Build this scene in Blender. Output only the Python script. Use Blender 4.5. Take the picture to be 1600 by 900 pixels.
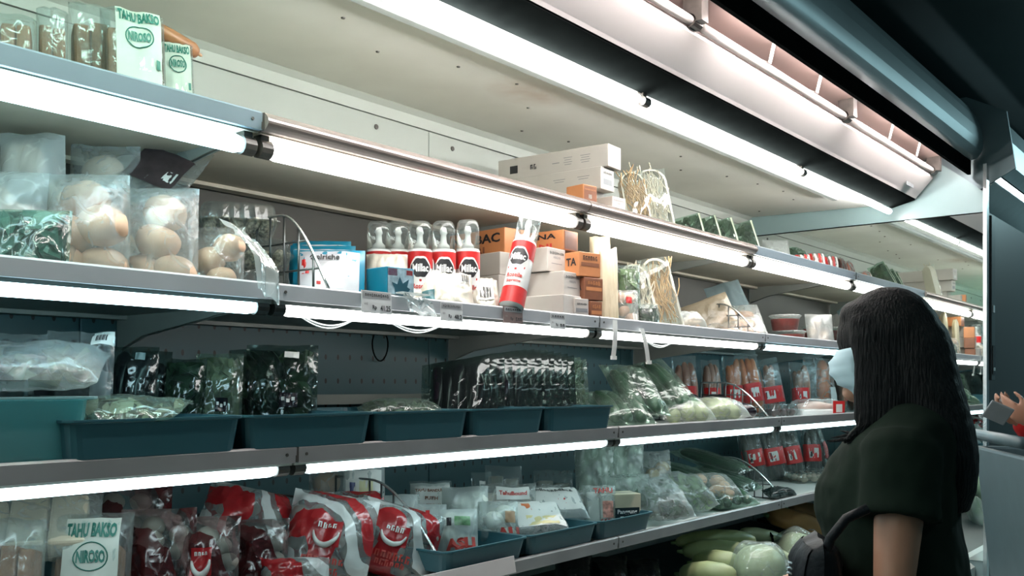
import bpy, bmesh, math, random
from mathutils import Vector, Matrix, noise as mnoise

for o in list(bpy.data.objects):
    bpy.data.objects.remove(o)
SC = bpy.context.scene
COL = SC.collection
PI = math.pi
R = math.radians

# ------------------------------------------------------------------ camera
EYE = 1.37                      # camera height
CAMD = 1.69                     # camera distance from the shelf front plane (y = 0)
FPX = 1500.0                    # focal length in pixels of the 1600 x 900 frame
HOR = 604.0                     # picture row of the horizon
AIM = math.atan2(1200.0, FPX)   # angle between view direction and the shelves
CA, SA = math.cos(AIM), math.sin(AIM)
cd = bpy.data.cameras.new('camera')
cam = bpy.data.objects.new('camera', cd)
COL.objects.link(cam)
cam.location = (0, -CAMD, EYE)
cam.rotation_euler = (PI/2, 0, AIM - PI/2)
cd.sensor_width = 36.0
cd.lens = 36.0*FPX/1600.0
cd.shift_y = (HOR-450.0)/1600.0
cd.clip_start = 0.05
SC.camera = cam

# ------------------------------------------------------------------ world, exposure
W = bpy.data.worlds.new('world')
SC.world = W
W.use_nodes = True
W.node_tree.nodes['Background'].inputs['Color'].default_value = (0.08, 0.30, 0.33, 1)
W.node_tree.nodes['Background'].inputs['Strength'].default_value = 0.16
SC.view_settings.view_transform = 'Standard'
SC.view_settings.look = 'None'
SC.view_settings.gamma = 1.0
SC.view_settings.use_curve_mapping = False
SC.view_settings.exposure = 0.0
SC.cycles.max_bounces = 8
SC.cycles.transparent_max_bounces = 24
SC.cycles.caustics_reflective = False
SC.cycles.caustics_refractive = False
SC.cycles.sample_clamp_indirect = 4.0
TUBE = 13.0                     # strength of the fluorescent tubes

# unseen fill lights over the store aisle, added for teal ambient light
def area(name, loc, rot, size, power, color):
    l = bpy.data.lights.new(name, 'AREA')
    l.shape = 'RECTANGLE'; l.size, l.size_y = size
    l.energy = power; l.color = color
    o = bpy.data.objects.new(name, l)
    COL.objects.link(o)
    o.location = loc; o.rotation_euler = rot
    return o
area('aisle_fill_light', (3.0, -3.4, 3.1), (R(25), 0, 0), (4.0, 0.3), 16, (0.66, 0.95, 1.0))
area('far_fill_light', (8.0, -2.0, 3.1), (0, 0, 0), (2.5, 0.3), 150, (0.6, 0.94, 1.0))  # fill that brightens the outer face of the header duct

# ------------------------------------------------------------------ picture -> place helpers
def Xat(px, Y):
    r = (px-800.0)/FPX; w = Y+CAMD
    return w*(CA+SA*r)/(SA-CA*r)
def depth(X, Y):
    return CA*X + SA*(Y+CAMD)
def Zat(py, X, Y):
    return EYE + (HOR-py)*depth(X, Y)/FPX

# ------------------------------------------------------------------ materials
def nodes(m):
    m.use_nodes = True
    nt = m.node_tree
    return nt, nt.nodes, nt.links
def vec_node(N, L, scale):
    tc = N.new('ShaderNodeTexCoord'); mp = N.new('ShaderNodeMapping')
    mp.inputs['Scale'].default_value = (scale,)*3 if not isinstance(scale, tuple) else scale
    L.new(tc.outputs['Object'], mp.inputs['Vector'])
    return mp.outputs['Vector']
MATS = {}
def mat(name, col, rough=0.5, metal=0.0, var=0.08, scale=14.0, bump=0.0, spec=0.5, coat=0.0, emit=None, estr=0.0, bscale=None, trans=0.0, sheen=0.0):
    if name in MATS: return MATS[name]
    m = bpy.data.materials.new(name); nt, N, L = nodes(m)
    b = N['Principled BSDF']
    b.inputs['Roughness'].default_value = rough
    b.inputs['Metallic'].default_value = metal
    b.inputs['Specular IOR Level'].default_value = spec
    b.inputs['Coat Weight'].default_value = coat
    b.inputs['Transmission Weight'].default_value = trans
    v = vec_node(N, L, 1.0)
    if var > 0:
        n = N.new('ShaderNodeTexNoise'); n.inputs['Scale'].default_value = scale; n.inputs['Detail'].default_value = 4
        L.new(v, n.inputs['Vector'])
        rp = N.new('ShaderNodeValToRGB')
        rp.color_ramp.elements[0].position = 0.3; rp.color_ramp.elements[1].position = 0.7
        rp.color_ramp.elements[0].color = tuple(max(0, c*(1-var)) for c in col[:3])+(1,)
        rp.color_ramp.elements[1].color = tuple(min(1, c*(1+var)) for c in col[:3])+(1,)
        L.new(n.outputs['Fac'], rp.inputs['Fac']); L.new(rp.outputs['Color'], b.inputs['Base Color'])
    else:
        b.inputs['Base Color'].default_value = tuple(col[:3])+(1,)
    if bump > 0:
        n2 = N.new('ShaderNodeTexNoise'); n2.inputs['Scale'].default_value = bscale or scale*3; n2.inputs['Detail'].default_value = 3
        L.new(v, n2.inputs['Vector'])
        bp = N.new('ShaderNodeBump'); bp.inputs['Strength'].default_value = bump; bp.inputs['Distance'].default_value = 0.01
        L.new(n2.outputs['Fac'], bp.inputs['Height']); L.new(bp.outputs['Normal'], b.inputs['Normal'])
    if emit:
        b.inputs['Emission Color'].default_value = tuple(emit)+(1,); b.inputs['Emission Strength'].default_value = estr
    MATS[name] = m
    return m
def film(name, tint=(0.9, 0.96, 0.96), opacity=0.25, rough=0.18, bscale=45.0, bump=0.6, body=(0.85, 0.9, 0.9)):
    """thin clear plastic: mostly see-through with a crinkled glossy skin"""
    if name in MATS: return MATS[name]
    m = bpy.data.materials.new(name); nt, N, L = nodes(m)
    out = N['Material Output']; N.remove(N['Principled BSDF'])
    v = vec_node(N, L, 1.0)
    n = N.new('ShaderNodeTexNoise'); n.noise_type = 'RIDGED_MULTIFRACTAL'; n.normalize = False
    n.inputs['Scale'].default_value = bscale*0.42; n.inputs['Detail'].default_value = 1.5; n.inputs['Distortion'].default_value = 0.5
    n.inputs['Offset'].default_value = 1.0; n.inputs['Gain'].default_value = 1.5
    L.new(v, n.inputs['Vector'])
    bp = N.new('ShaderNodeBump'); bp.inputs['Strength'].default_value = bump; bp.inputs['Distance'].default_value = 0.004
    L.new(n.outputs['Fac'], bp.inputs['Height'])
    df = N.new('ShaderNodeBsdfDiffuse'); df.inputs['Color'].default_value = tuple(body)+(1,)
    tl = N.new('ShaderNodeBsdfTranslucent'); tl.inputs['Color'].default_value = tuple(body)+(1,)
    bd = N.new('ShaderNodeMixShader'); bd.inputs['Fac'].default_value = 0.5
    L.new(df.outputs['BSDF'], bd.inputs[1]); L.new(tl.outputs['BSDF'], bd.inputs[2])
    t = N.new('ShaderNodeBsdfTransparent'); t.inputs['Color'].default_value = tuple(tint)+(1,)
    gl = N.new('ShaderNodeBsdfGlossy'); gl.inputs['Roughness'].default_value = rough; gl.inputs['Color'].default_value = (1, 1, 1, 1)
    L.new(bp.outputs['Normal'], gl.inputs['Normal'])
    fr = N.new('ShaderNodeFresnel'); fr.inputs['IOR'].default_value = 1.35
    L.new(bp.outputs['Normal'], fr.inputs['Normal'])
    fm = N.new('ShaderNodeMath'); fm.operation = 'MULTIPLY_ADD'; fm.use_clamp = True; fm.inputs[1].default_value = 0.45; fm.inputs[2].default_value = 0.03
    L.new(fr.outputs['Fac'], fm.inputs[0])
    rp = N.new('ShaderNodeMapRange'); rp.inputs['From Min'].default_value = 1.25; rp.inputs['From Max'].default_value = 1.75
    rp.inputs['To Min'].default_value = opacity; rp.inputs['To Max'].default_value = min(1.0, opacity+0.30*bump)
    L.new(n.outputs['Fac'], rp.inputs['Value'])
    mx = N.new('ShaderNodeMixShader'); L.new(rp.outputs['Result'], mx.inputs['Fac'])
    L.new(t.outputs['BSDF'], mx.inputs[1]); L.new(bd.outputs['Shader'], mx.inputs[2])
    mx2 = N.new('ShaderNodeMixShader'); L.new(fm.outputs[0], mx2.inputs['Fac'])
    L.new(mx.outputs['Shader'], mx2.inputs[1]); L.new(gl.outputs['BSDF'], mx2.inputs[2])
    L.new(mx2.outputs['Shader'], out.inputs['Surface'])
    MATS[name] = m
    return m
def printed_film(name, ink, clear_op=0.25, scale=9.0, cover=0.5, white=(0.85, 0.86, 0.84)):
    """clear bag printed with broad patches of ink and white; white also imitates reflections"""
    if name in MATS: return MATS[name]
    m = film(name, opacity=clear_op, bscale=38.0, bump=0.8, rough=0.14); nt, N, L = nodes(m)
    out = N['Material Output']
    prev = out.inputs['Surface'].links[0].from_socket
    b = N.new('ShaderNodeBsdfPrincipled'); b.inputs['Roughness'].default_value = 0.22; b.inputs['Specular IOR Level'].default_value = 0.8
    v = vec_node(N, L, 1.0)
    n = N.new('ShaderNodeTexWave'); n.wave_type = 'BANDS'; n.bands_direction = 'DIAGONAL'; n.inputs['Scale'].default_value = scale*0.16; n.inputs['Detail'].default_value = 1.5; n.inputs['Distortion'].default_value = 7.0; n.inputs['Detail Scale'].default_value = 1.6
    L.new(v, n.inputs['Vector'])
    rp = N.new('ShaderNodeValToRGB'); rp.color_ramp.interpolation = 'CONSTANT'
    e = rp.color_ramp.elements; e[0].position = 0; e[0].color = tuple(ink)+(1,)
    e[1].position = 0.7; e[1].color = tuple(white)+(1,)
    L.new(n.outputs['Fac'], rp.inputs['Fac']); L.new(rp.outputs['Color'], b.inputs['Base Color'])
    rq = N.new('ShaderNodeValToRGB'); rq.color_ramp.interpolation = 'CONSTANT'
    e = rq.color_ramp.elements; e[0].position = 0; e[0].color = (1, 1, 1, 1); e[1].position = 0.15+0.4*cover; e[1].color = (0, 0, 0, 1)
    k = e.new(0.86); k.color = (0.55, 0.55, 0.55, 1)  # half-opaque white band, painted to look like reflections on the film
    L.new(n.outputs['Fac'], rq.inputs['Fac'])
    nb = [x for x in N if x.type == 'BUMP'][0]; L.new(nb.outputs['Normal'], b.inputs['Normal'])
    mx = N.new('ShaderNodeMixShader'); L.new(rq.outputs['Color'], mx.inputs['Fac'])
    L.new(prev, mx.inputs[1]); L.new(b.outputs['BSDF'], mx.inputs[2]); L.new(mx.outputs['Shader'], out.inputs['Surface'])
    return m
def emitter(name, col, strength):
    if name in MATS: return MATS[name]
    m = bpy.data.materials.new(name); nt, N, L = nodes(m)
    b = N['Principled BSDF']; b.inputs['Base Color'].default_value = (0.9, 0.9, 0.9, 1); b.inputs['Roughness'].default_value = 0.3
    b.inputs['Emission Color'].default_value = tuple(col)+(1,); b.inputs['Emission Strength'].default_value = strength
    MATS[name] = m
    return m
def dotted(name, col, dot, sx, sz, rad=0.16, rough=0.45, axes=('X', 'Z'), tall=1.0, metal=0.0):
    """painted sheet with a regular grid of small punched holes"""
    if name in MATS: return MATS[name]
    m = bpy.data.materials.new(name); nt, N, L = nodes(m)
    b = N['Principled BSDF']; b.inputs['Roughness'].default_value = rough; b.inputs['Metallic'].default_value = metal
    tc = N.new('ShaderNodeTexCoord'); sp = N.new('ShaderNodeSeparateXYZ'); L.new(tc.outputs['Object'], sp.inputs[0])
    def cell(ax, s):
        a = N.new('ShaderNodeMath'); a.operation = 'DIVIDE'; L.new(sp.outputs[ax], a.inputs[0]); a.inputs[1].default_value = s
        f = N.new('ShaderNodeMath'); f.operation = 'FRACT'; L.new(a.outputs[0], f.inputs[0])
        c = N.new('ShaderNodeMath'); c.operation = 'SUBTRACT'; L.new(f.outputs[0], c.inputs[0]); c.inputs[1].default_value = 0.5
        k = N.new('ShaderNodeMath'); k.operation = 'MULTIPLY'; L.new(c.outputs[0], k.inputs[0]); k.inputs[1].default_value = s
        q = N.new('ShaderNodeMath'); q.operation = 'POWER'; q.inputs[1].default_value = 2
        L.new(k.outputs[0], q.inputs[0]); return q.outputs[0]
    a = cell(axes[0], sx); c = cell(axes[1], sz)
    cm = N.new('ShaderNodeMath'); cm.operation = 'DIVIDE'; L.new(c, cm.inputs[0]); cm.inputs[1].default_value = tall*tall
    s = N.new('ShaderNodeMath'); s.operation = 'ADD'; L.new(a, s.inputs[0]); L.new(cm.outputs[0], s.inputs[1])
    lt = N.new('ShaderNodeMath'); lt.operation = 'LESS_THAN'; L.new(s.outputs[0], lt.inputs[0]); lt.inputs[1].default_value = rad*rad
    n = N.new('ShaderNodeTexNoise'); n.inputs['Scale'].default_value = 5; L.new(tc.outputs['Object'], n.inputs['Vector'])
    rp = N.new('ShaderNodeValToRGB'); rp.color_ramp.elements[0].color = tuple(x*0.85 for x in col)+(1,); rp.color_ramp.elements[1].color = tuple(min(1, x*1.1) for x in col)+(1,)
    L.new(n.outputs['Fac'], rp.inputs['Fac'])
    mx = N.new('ShaderNodeMix'); mx.data_type = 'RGBA'; L.new(lt.outputs[0], mx.inputs['Factor'])
    L.new(rp.outputs['Color'], mx.inputs['A']); mx.inputs['B'].default_value = tuple(dot)+(1,)
    L.new(mx.outputs['Result'], b.inputs['Base Color'])
    MATS[name] = m
    return m

# ------------------------------------------------------------------ mesh helpers
class MB:
    """collects vertices and faces of one mesh"""
    def __init__(s): s.v = []; s.f = []
    def add(s, vs, fs):
        k = len(s.v); s.v += [tuple(p) for p in vs]; s.f += [tuple(i+k for i in f) for f in fs]; return s
    def box(s, x0, x1, y0, y1, z0, z1):
        return s.add([(x0,y0,z0),(x1,y0,z0),(x1,y1,z0),(x0,y1,z0),(x0,y0,z1),(x1,y0,z1),(x1,y1,z1),(x0,y1,z1)],
                     [(0,3,2,1),(4,5,6,7),(0,1,5,4),(1,2,6,5),(2,3,7,6),(3,0,4,7)])
    def extrude_x(s, prof, x0, x1, close=True):
        n = len(prof)
        vs = [(x0,y,z) for y, z in prof]+[(x1,y,z) for y, z in prof]
        fs = [(i, (i+1) % n, n+(i+1) % n, n+i) for i in range(n if close else n-1)]
        if close: fs += [tuple(range(n))[::-1], tuple(range(n, 2*n))]
        return s.add(vs, fs)
    def sheet_x(s, prof, x0, x1, t=0.004):
        """an open profile given a thickness t and extruded along x"""
        off = []
        n = len(prof)
        for i, (y, z) in enumerate(prof):
            a = prof[max(0, i-1)]; c = prof[min(n-1, i+1)]
            dy, dz = c[0]-a[0], c[1]-a[1]; l = math.hypot(dy, dz) or 1
            off.append((y-dz/l*t, z+dy/l*t))
        return s.extrude_x(list(prof)+off[::-1], x0, x1)
    def tube(s, pts, rad, n=8, cap=True):
        pts = [Vector(p) for p in pts]; m = len(pts)
        rads = rad if isinstance(rad, (list, tuple)) else [rad]*m
        k = len(s.v); up = None
        for i, p in enumerate(pts):
            d = (pts[min(m-1, i+1)]-pts[max(0, i-1)])
            d = d.normalized() if d.length > 1e-9 else Vector((0, 0, 1))
            if up is None:
                up = Vector((0, 0, 1)) if abs(d.z) < 0.9 else Vector((1, 0, 0))
            a = d.cross(up).normalized(); b = a.cross(d).normalized(); up = b
            for j in range(n):
                t = 2*PI*j/n
                s.v.append(tuple(p+(a*math.cos(t)+b*math.sin(t))*rads[i]))
        for i in range(m-1):
            for j in range(n):
                s.f.append((k+i*n+j, k+i*n+(j+1) % n, k+(i+1)*n+(j+1) % n, k+(i+1)*n+j))
        if cap:
            s.f.append(tuple(k+j for j in range(n))[::-1]); s.f.append(tuple(k+(m-1)*n+j for j in range(n)))
        return s
    def lathe(s, prof, n=24, c=(0, 0, 0)):
        k = len(s.v)
        for r, z in prof:
            for j in range(n):
                t = 2*PI*j/n
                s.v.append((c[0]+r*math.cos(t), c[1]+r*math.sin(t), c[2]+z))
        for i in range(len(prof)-1):
            for j in range(n):
                s.f.append((k+i*n+j, k+i*n+(j+1) % n, k+(i+1)*n+(j+1) % n, k+(i+1)*n+j))
        s.f.append(tuple(k+j for j in range(n))[::-1]); s.f.append(tuple(k+(len(prof)-1)*n+j for j in range(n)))
        return s
    def ball(s, c, r, nu=12, nv=8, amp=0.0, seed=0.0, rot=None):
        """an ellipsoid, roughened by noise"""
        r = r if isinstance(r, (tuple, list)) else (r, r, r)
        k = len(s.v); c = Vector(c)
        pts = [Vector((0, 0, -1))]
        for i in range(1, nv):
            ph = -PI/2+PI*i/nv
            for j in range(nu):
                t = 2*PI*j/nu; pts.append(Vector((math.cos(ph)*math.cos(t), math.cos(ph)*math.sin(t), math.sin(ph))))
        pts.append(Vector((0, 0, 1)))
        for p in pts:
            q = 1+(amp*mnoise.noise(p*1.6+Vector((seed, seed*.7, 0))) if amp else 0)
            w = Vector((p.x*r[0]*q, p.y*r[1]*q, p.z*r[2]*q))
            if rot: w = rot @ w
            s.v.append(tuple(c+w))
        for j in range(nu): s.f.append((k, k+1+(j+1) % nu, k+1+j))
        for i in range(nv-2):
            for j in range(nu):
                a = k+1+i*nu; s.f.append((a+j, a+(j+1) % nu, a+nu+(j+1) % nu, a+nu+j))
        a = k+1+(nv-2)*nu; e = len(s.v)-1
        for j in range(nu): s.f.append((a+j, a+(j+1) % nu, e))
        return s
    def rot(s, M):
        s.v = [tuple(M @ Vector(p)) for p in s.v]; return s
    def mesh(s, name, smooth=False):
        me = bpy.data.meshes.new(name); me.from_pydata(s.v, [], s.f); me.update()
        if smooth:
            me.polygons.foreach_set('use_smooth', [True]*len(me.polygons))
        return me
    def build(s, name, m, parent=None, smooth=False, bevel=0.0):
        o = bpy.data.objects.new(name, s.mesh(name, smooth)); COL.objects.link(o)
        o.data.materials.append(m)
        if parent: o.parent = parent
        if bevel:
            b = o.modifiers.new('bevel', 'BEVEL'); b.width = bevel; b.segments = 2; b.limit_method = 'ANGLE'
        return o
def thing(name, label, cat, loc=(0, 0, 0), rz=0.0, rx=0.0, ry=0.0, group=None):
    o = bpy.data.objects.new(name, None); COL.objects.link(o)
    o.empty_display_size = 0.05
    o.location = loc
    o.rotation_mode = 'XYZ'
    o.rotation_euler = (rx, ry, rz)
    o['label'] = label; o['category'] = cat
    if group: o['group'] = group
    return o
def structure(o):
    o['kind'] = 'structure'; return o
_TXT = {}
def text_geo(s, bold=0.0):
    key = (s, bold)
    if key in _TXT: return _TXT[key]
    c = bpy.data.curves.new('lettering', 'FONT'); c.body = s; c.size = 1.0; c.resolution_u = 2; c.offset = bold
    c.align_x = 'CENTER'; c.align_y = 'CENTER'
    o = bpy.data.objects.new('lettering', c); COL.objects.link(o)
    dg = bpy.context.evaluated_depsgraph_get()
    me = bpy.data.meshes.new_from_object(o.evaluated_get(dg))
    vs = [(v.co.x, v.co.y) for v in me.vertices]; fs = [tuple(p.vertices) for p in me.polygons]
    bpy.data.objects.remove(o); bpy.data.curves.remove(c); bpy.data.meshes.remove(me)
    if vs:
        x0, x1 = min(v[0] for v in vs), max(v[0] for v in vs); y0, y1 = min(v[1] for v in vs), max(v[1] for v in vs)
        vs = [(v[0]-(x0+x1)/2, v[1]-(y0+y1)/2) for v in vs]
        _TXT[key] = (vs, fs, x1-x0, y1-y0)
    else:
        _TXT[key] = ([], [], 1, 1)
    return _TXT[key]
def lettering(parent, s, fn, width, m, height=None, name='lettering', bold=0.03):
    """flat print: fn maps (x, y) on the label, centred, to a point"""
    if s.startswith('~'):            # print too small or blurred to read: a row of uneven strokes
        n = int(s[1:]); rg = random.Random(n*7+int(width*9999)); g = width/n; hh = height or g*1.3; b = MB()
        for k in range(n):
            x = -width/2+g*(k+0.5); t = hh*rg.uniform(0.30, 0.5); q = g*0.36; e = g*0.13
            for x0, x1, y0, y1 in ((x-q, x-q+2*e, -t, t), (x-q, x+q*rg.uniform(0.2, 1), t-2*e, t), (x+q*0.2, x+q*0.2+2*e, -t, rg.uniform(-0.2, 1)*t)):
                i = len(b.v); b.v += [fn(x0, y0), fn(x1, y0), fn(x1, y1), fn(x0, y1)]; b.f.append((i, i+1, i+2, i+3))
        return b.build(name, m, parent)
    vs, fs, w, h = text_geo(s, bold)
    sx = width/w; sy = (height/h) if height else sx
    b = MB(); b.add([fn(x*sx, y*sy) for x, y in vs], fs)
    return b.build(name, m, parent)
# ------------------------------------------------------------------ the store
M_white = mat('case_white_paint', (0.72, 0.74, 0.70), 0.4, var=0.05, scale=3)
M_ceil = mat('case_ceiling_paint', (0.88, 0.88, 0.84), 0.5, var=0.08, scale=2.2)
M_back = mat('case_back_paint', (0.40, 0.43, 0.405), 0.4, var=0.05, scale=3)
M_perf = dotted('perforated_shaded_back', (0.026, 0.080, 0.092), (0.002, 0.003, 0.003), 0.05, 0.075, rad=0.0045, tall=1.9)  # dark teal carries the shade at the back of the lower shelves
M_under = mat('shelf_grey_paint', (0.26, 0.28, 0.26), 0.5, var=0.08, scale=6)
M_under1 = mat('upper_shelf_cream_grey', (0.62, 0.58, 0.48), 0.5, var=0.08, scale=6)
M_rail = mat('price_rail_grey', (0.40, 0.43, 0.46), 0.35, var=0.05, scale=8)
M_rail1 = mat('price_rail_blue_grey', (0.15, 0.195, 0.23), 0.4, var=0.05, scale=8)
M_rail2 = mat('price_rail_clear_plastic', (0.21, 0.175, 0.16), 0.15, var=0.08, scale=3, spec=0.8)
M_rail3 = mat('price_rail_brownish', (0.27, 0.27, 0.275), 0.35, var=0.1, scale=8)
M_black = mat('black_grille', (0.004, 0.005, 0.005), 0.8, var=0.2, spec=0.0)
M_dark = mat('dark_holder_plastic', (0.05, 0.045, 0.04), 0.4, var=0.3, scale=30)
M_steel = mat('bright_steel', (0.62, 0.65, 0.66), 0.25, metal=1.0, var=0.05)
M_wire = mat('dark_wire', (0.10, 0.11, 0.11), 0.3, metal=0.8, var=0.1)
M_wirel = mat('bright_wire', (0.65, 0.68, 0.68), 0.25, metal=0.9, var=0.05)
M_duct = mat('brushed_duct_metal', (0.26, 0.33, 0.35), 0.45, metal=0.5, var=0.15, scale=2)
M_storeceil = mat('store_ceiling_dark', (0.035, 0.06, 0.065), 0.7, var=0.15, scale=1)
M_floor = mat('store_floor_tile', (0.20, 0.21, 0.20), 0.3, var=0.1, scale=2)
M_wall = mat('store_wall_dark', (0.05, 0.065, 0.07), 0.7, var=0.15, scale=1)

structure(MB().box(-3, 11, -5, 1.2, -0.05, 0).build('floor', M_floor))
structure(MB().box(-3, 11, -5, 1.2, 3.25, 3.3).build('ceiling', M_storeceil))
structure(MB().box(-3, 11, 0.9, 1.0, 0, 3.25).build('wall_back', M_wall))
structure(MB().box(10.5, 10.6, -5, 0.9, 0, 3.25).build('wall_far', M_wall))

# ------------------------------------------------------------------ the open refrigerated case
BAYS = [-1.21, 0.04, 1.29, 2.54, 3.79, 5.03]
YB = 0.634
case = thing('refrigerated_display_case', 'long open white refrigerated case with lit shelves full of packed food', 'display case', (0, 0, 0))
T_cool = emitter('tube_cool_white', (0.58, 0.90, 1.0), TUBE)
T_neut = emitter('tube_neutral_white', (1.0, 0.99, 0.96), TUBE)
T_low = emitter('tube_lower_white', (0.72, 0.95, 1.0), TUBE*0.8)
T_top = emitter('tube_top_white', (1.0, 0.99, 0.95), TUBE*5.2)
T_topg = emitter('tube_top_greenish', (0.66, 1.0, 0.86), TUBE*4.5)
T_fill = emitter('tube_canopy_fill', (1.0, 0.92, 0.89), TUBE*5.6)

# shelf levels: front y, surface z, rail top, rail bottom, tube centre z, tube radius
LEV = {
 1: dict(y=0.046, s=1.945, rt=1.966, rb=1.926, tz=1.893, tr=0.020),
 2: dict(y=0.0,   s=1.570, rt=1.592, rb=1.556, tz=1.540, tr=0.016),
 3: dict(y=-0.07, s=1.226, rt=1.246, rb=1.210, tz=1.197, tr=0.015),
 4: dict(y=-0.07, s=0.884, rt=0.903, rb=0.866, tz=None, tr=0),
}
def S(l): return LEV[l]['s']
for l, d in LEV.items():
    for i in range(5):
        x0, x1 = BAYS[i]+0.003, BAYS[i+1]-0.003
        if i == 4: x1 = 5.018
        y = d['y']
        pr = [(y+0.002, d['s']-0.022), (y+0.002, d['s']), (YB-0.02, d['s']), (YB-0.02, d['s']-0.032), (YB-0.06, d['s']-0.032), (YB-0.06, d['s']-0.022)]
        sh = MB().extrude_x(pr, x0, x1).build('shelf', M_under1 if l == 1 else (M_under if l == 2 else M_white), case)
        # price rail on the front edge
        rb = MB(); h = d['rt']-d['rb']
        if l == 1 and i in (2, 3):
            arc = [(y+0.004, d['rb'])]+[(y-0.012-0.016*math.sin(PI*t/8), d['rb']+h*t/8) for t in range(9)]+[(y+0.004, d['rt'])]
            rb.extrude_x(arc, x0, x1); m = M_rail2
        else:
            rb.extrude_x([(y, d['rb']), (y-0.012, d['rb']), (y-0.014, d['rt']-0.004), (y-0.011, d['rt']), (y, d['rt'])], x0, x1); m = M_rail1 if l == 1 else (M_rail if l == 2 else M_rail3)
        rb.build('price_rail', m, sh, smooth=False)
        MB().box(x1-0.002, x1+0.006 if i < 4 else x1, y-0.013, y-0.002, d['rb']+0.002, d['rt']-0.002).build('rail_joint', M_dark, sh)
        for xs in (x0+0.02, x1-0.025):
            MB().lathe([(0.0035, 0), (0.0035, 0.0015)], 8).rot(Matrix.Rotation(PI/2, 3, 'X')).rot(Matrix.Identity(3)).build('screw', M_dark, sh).location = (xs, y-0.0135, (d['rt']+d['rb'])/2)
        # tapered brackets under both ends
        for xs in (x0+0.002, x1-0.006):
            MB().extrude_x([(y+0.06, d['s']-0.022), (YB-0.01, d['s']-0.022), (YB-0.01, d['s']-0.11), (YB-0.12, d['s']-0.075)], xs, xs+0.004).build('bracket', M_under, sh)
        if d['tz']:
            tm = T_cool if (i < 2 and l < 3) or (l == 2 and i == 4) else (T_low if l == 3 else T_neut)
            ty = y+0.018
            tb = MB().tube([(x0+0.035, ty, d['tz']), (x0+0.05, ty, d['tz']), (x1-0.05, ty, d['tz']), (x1-0.035, ty, d['tz'])], [d['tr']*0.8, d['tr'], d['tr'], d['tr']*0.8], 14)
            tb.build('fluorescent_tube', tm, sh, smooth=True)
            for xa_, xb_ in ((x0+0.004, x0+0.034), (x1-0.034, x1-0.004)):
                MB().tube([(xa_, ty, d['tz']), (xb_, ty, d['tz'])], d['tr']*1.05, 12).box(xa_+0.004, xb_-0.004, ty-0.008, ty+0.02, d['tz'], d['s']-0.02).build('tube_holder', M_dark, sh)
            for q in (0.3, 0.75):
                xc = x0+(x1-x0)*q
                MB().box(xc-0.012, xc+0.012, ty+0.0, ty+0.05, d['tz']+d['tr']*0.6, d['s']-0.02).build('tube_clip', M_white, sh)

# back panels, per bay: white above, shade painted into the grey and perforated ones below
for i in range(5):
    x0, x1 = BAYS[i]-0.10+0.0015, BAYS[i+1]-0.10-0.0015
    if i == 4: x1 = 5.018
    MB().box(x0, x1, YB, YB+0.02, 1.97, 2.262).build('back_panel', M_back, case, bevel=0.002)
    MB().box(x0, x1, YB, YB+0.02, 1.60, 1.967).build('back_panel', mat('back_painted_shade', (0.085, 0.085, 0.078), 0.5, var=0.1, scale=3), case, bevel=0.002)  # shadow under the top shelf put into the panel's grey
    p = MB().box(x0, x1, YB, YB+0.02, 0.40, 1.597).build('perforated_back_panel', M_perf, case, bevel=0.002)
    MB().box(x0, x1, YB-0.03, YB-0.004, 0.42, 0.80).build('lower_back_panel', dotted('pale_slotted_panel', (0.50, 0.60, 0.60), (0.004, 0.006, 0.006), 0.16, 0.09, rad=0.006, tall=2.2), case, bevel=0.002)
    for xs in (x0+0.12, x1-0.25):
        MB().lathe([(0.009, 0), (0.008, 0.003), (0.003, 0.0035)], 12).rot(Matrix.Rotation(PI/2, 3, 'X')).build('panel_bolt', M_dark, case).location = (xs, YB-0.0005, 2.225)
    MB().box(x1-0.03, x1-0.027, YB-0.002, YB, 2.12, 2.155).build('upright_slot', M_black, case)
    MB().box(x1-0.016, x1-0.013, YB-0.002, YB, 2.12, 2.155).build('upright_slot', M_black, case)
# an old brown stain on the ceiling paint, with its own ragged shape
nt_, N_, L_ = nodes(M_ceil)
b_ = N_['Principled BSDF']; src_ = b_.inputs['Base Color'].links[0].from_socket
tc_ = N_.new('ShaderNodeTexCoord'); mp_ = N_.new('ShaderNodeMapping'); mp_.inputs['Location'].default_value = (-2.42/0.20, -0.17/0.13, -2.3/0.5); mp_.inputs['Scale'].default_value = (1/0.20, 1/0.13, 1/0.5)
L_.new(tc_.outputs['Object'], mp_.inputs['Vector'])
gr_ = N_.new('ShaderNodeTexGradient'); gr_.gradient_type = 'SPHERICAL'; L_.new(mp_.outputs['Vector'], gr_.inputs['Vector'])
nz_ = N_.new('ShaderNodeTexNoise'); nz_.inputs['Scale'].default_value = 14.0; L_.new(tc_.outputs['Object'], nz_.inputs['Vector'])
mu_ = N_.new('ShaderNodeMath'); mu_.operation = 'MULTIPLY'; mu_.use_clamp = True; L_.new(gr_.outputs['Fac'], mu_.inputs[0]); L_.new(nz_.outputs['Fac'], mu_.inputs[1])
mx_ = N_.new('ShaderNodeMix'); mx_.data_type = 'RGBA'; L_.new(mu_.outputs[0], mx_.inputs['Factor']); L_.new(src_, mx_.inputs['A']); mx_.inputs['B'].default_value = (0.36, 0.22, 0.14, 1)
L_.new(mx_.outputs['Result'], b_.inputs['Base Color'])
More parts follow.
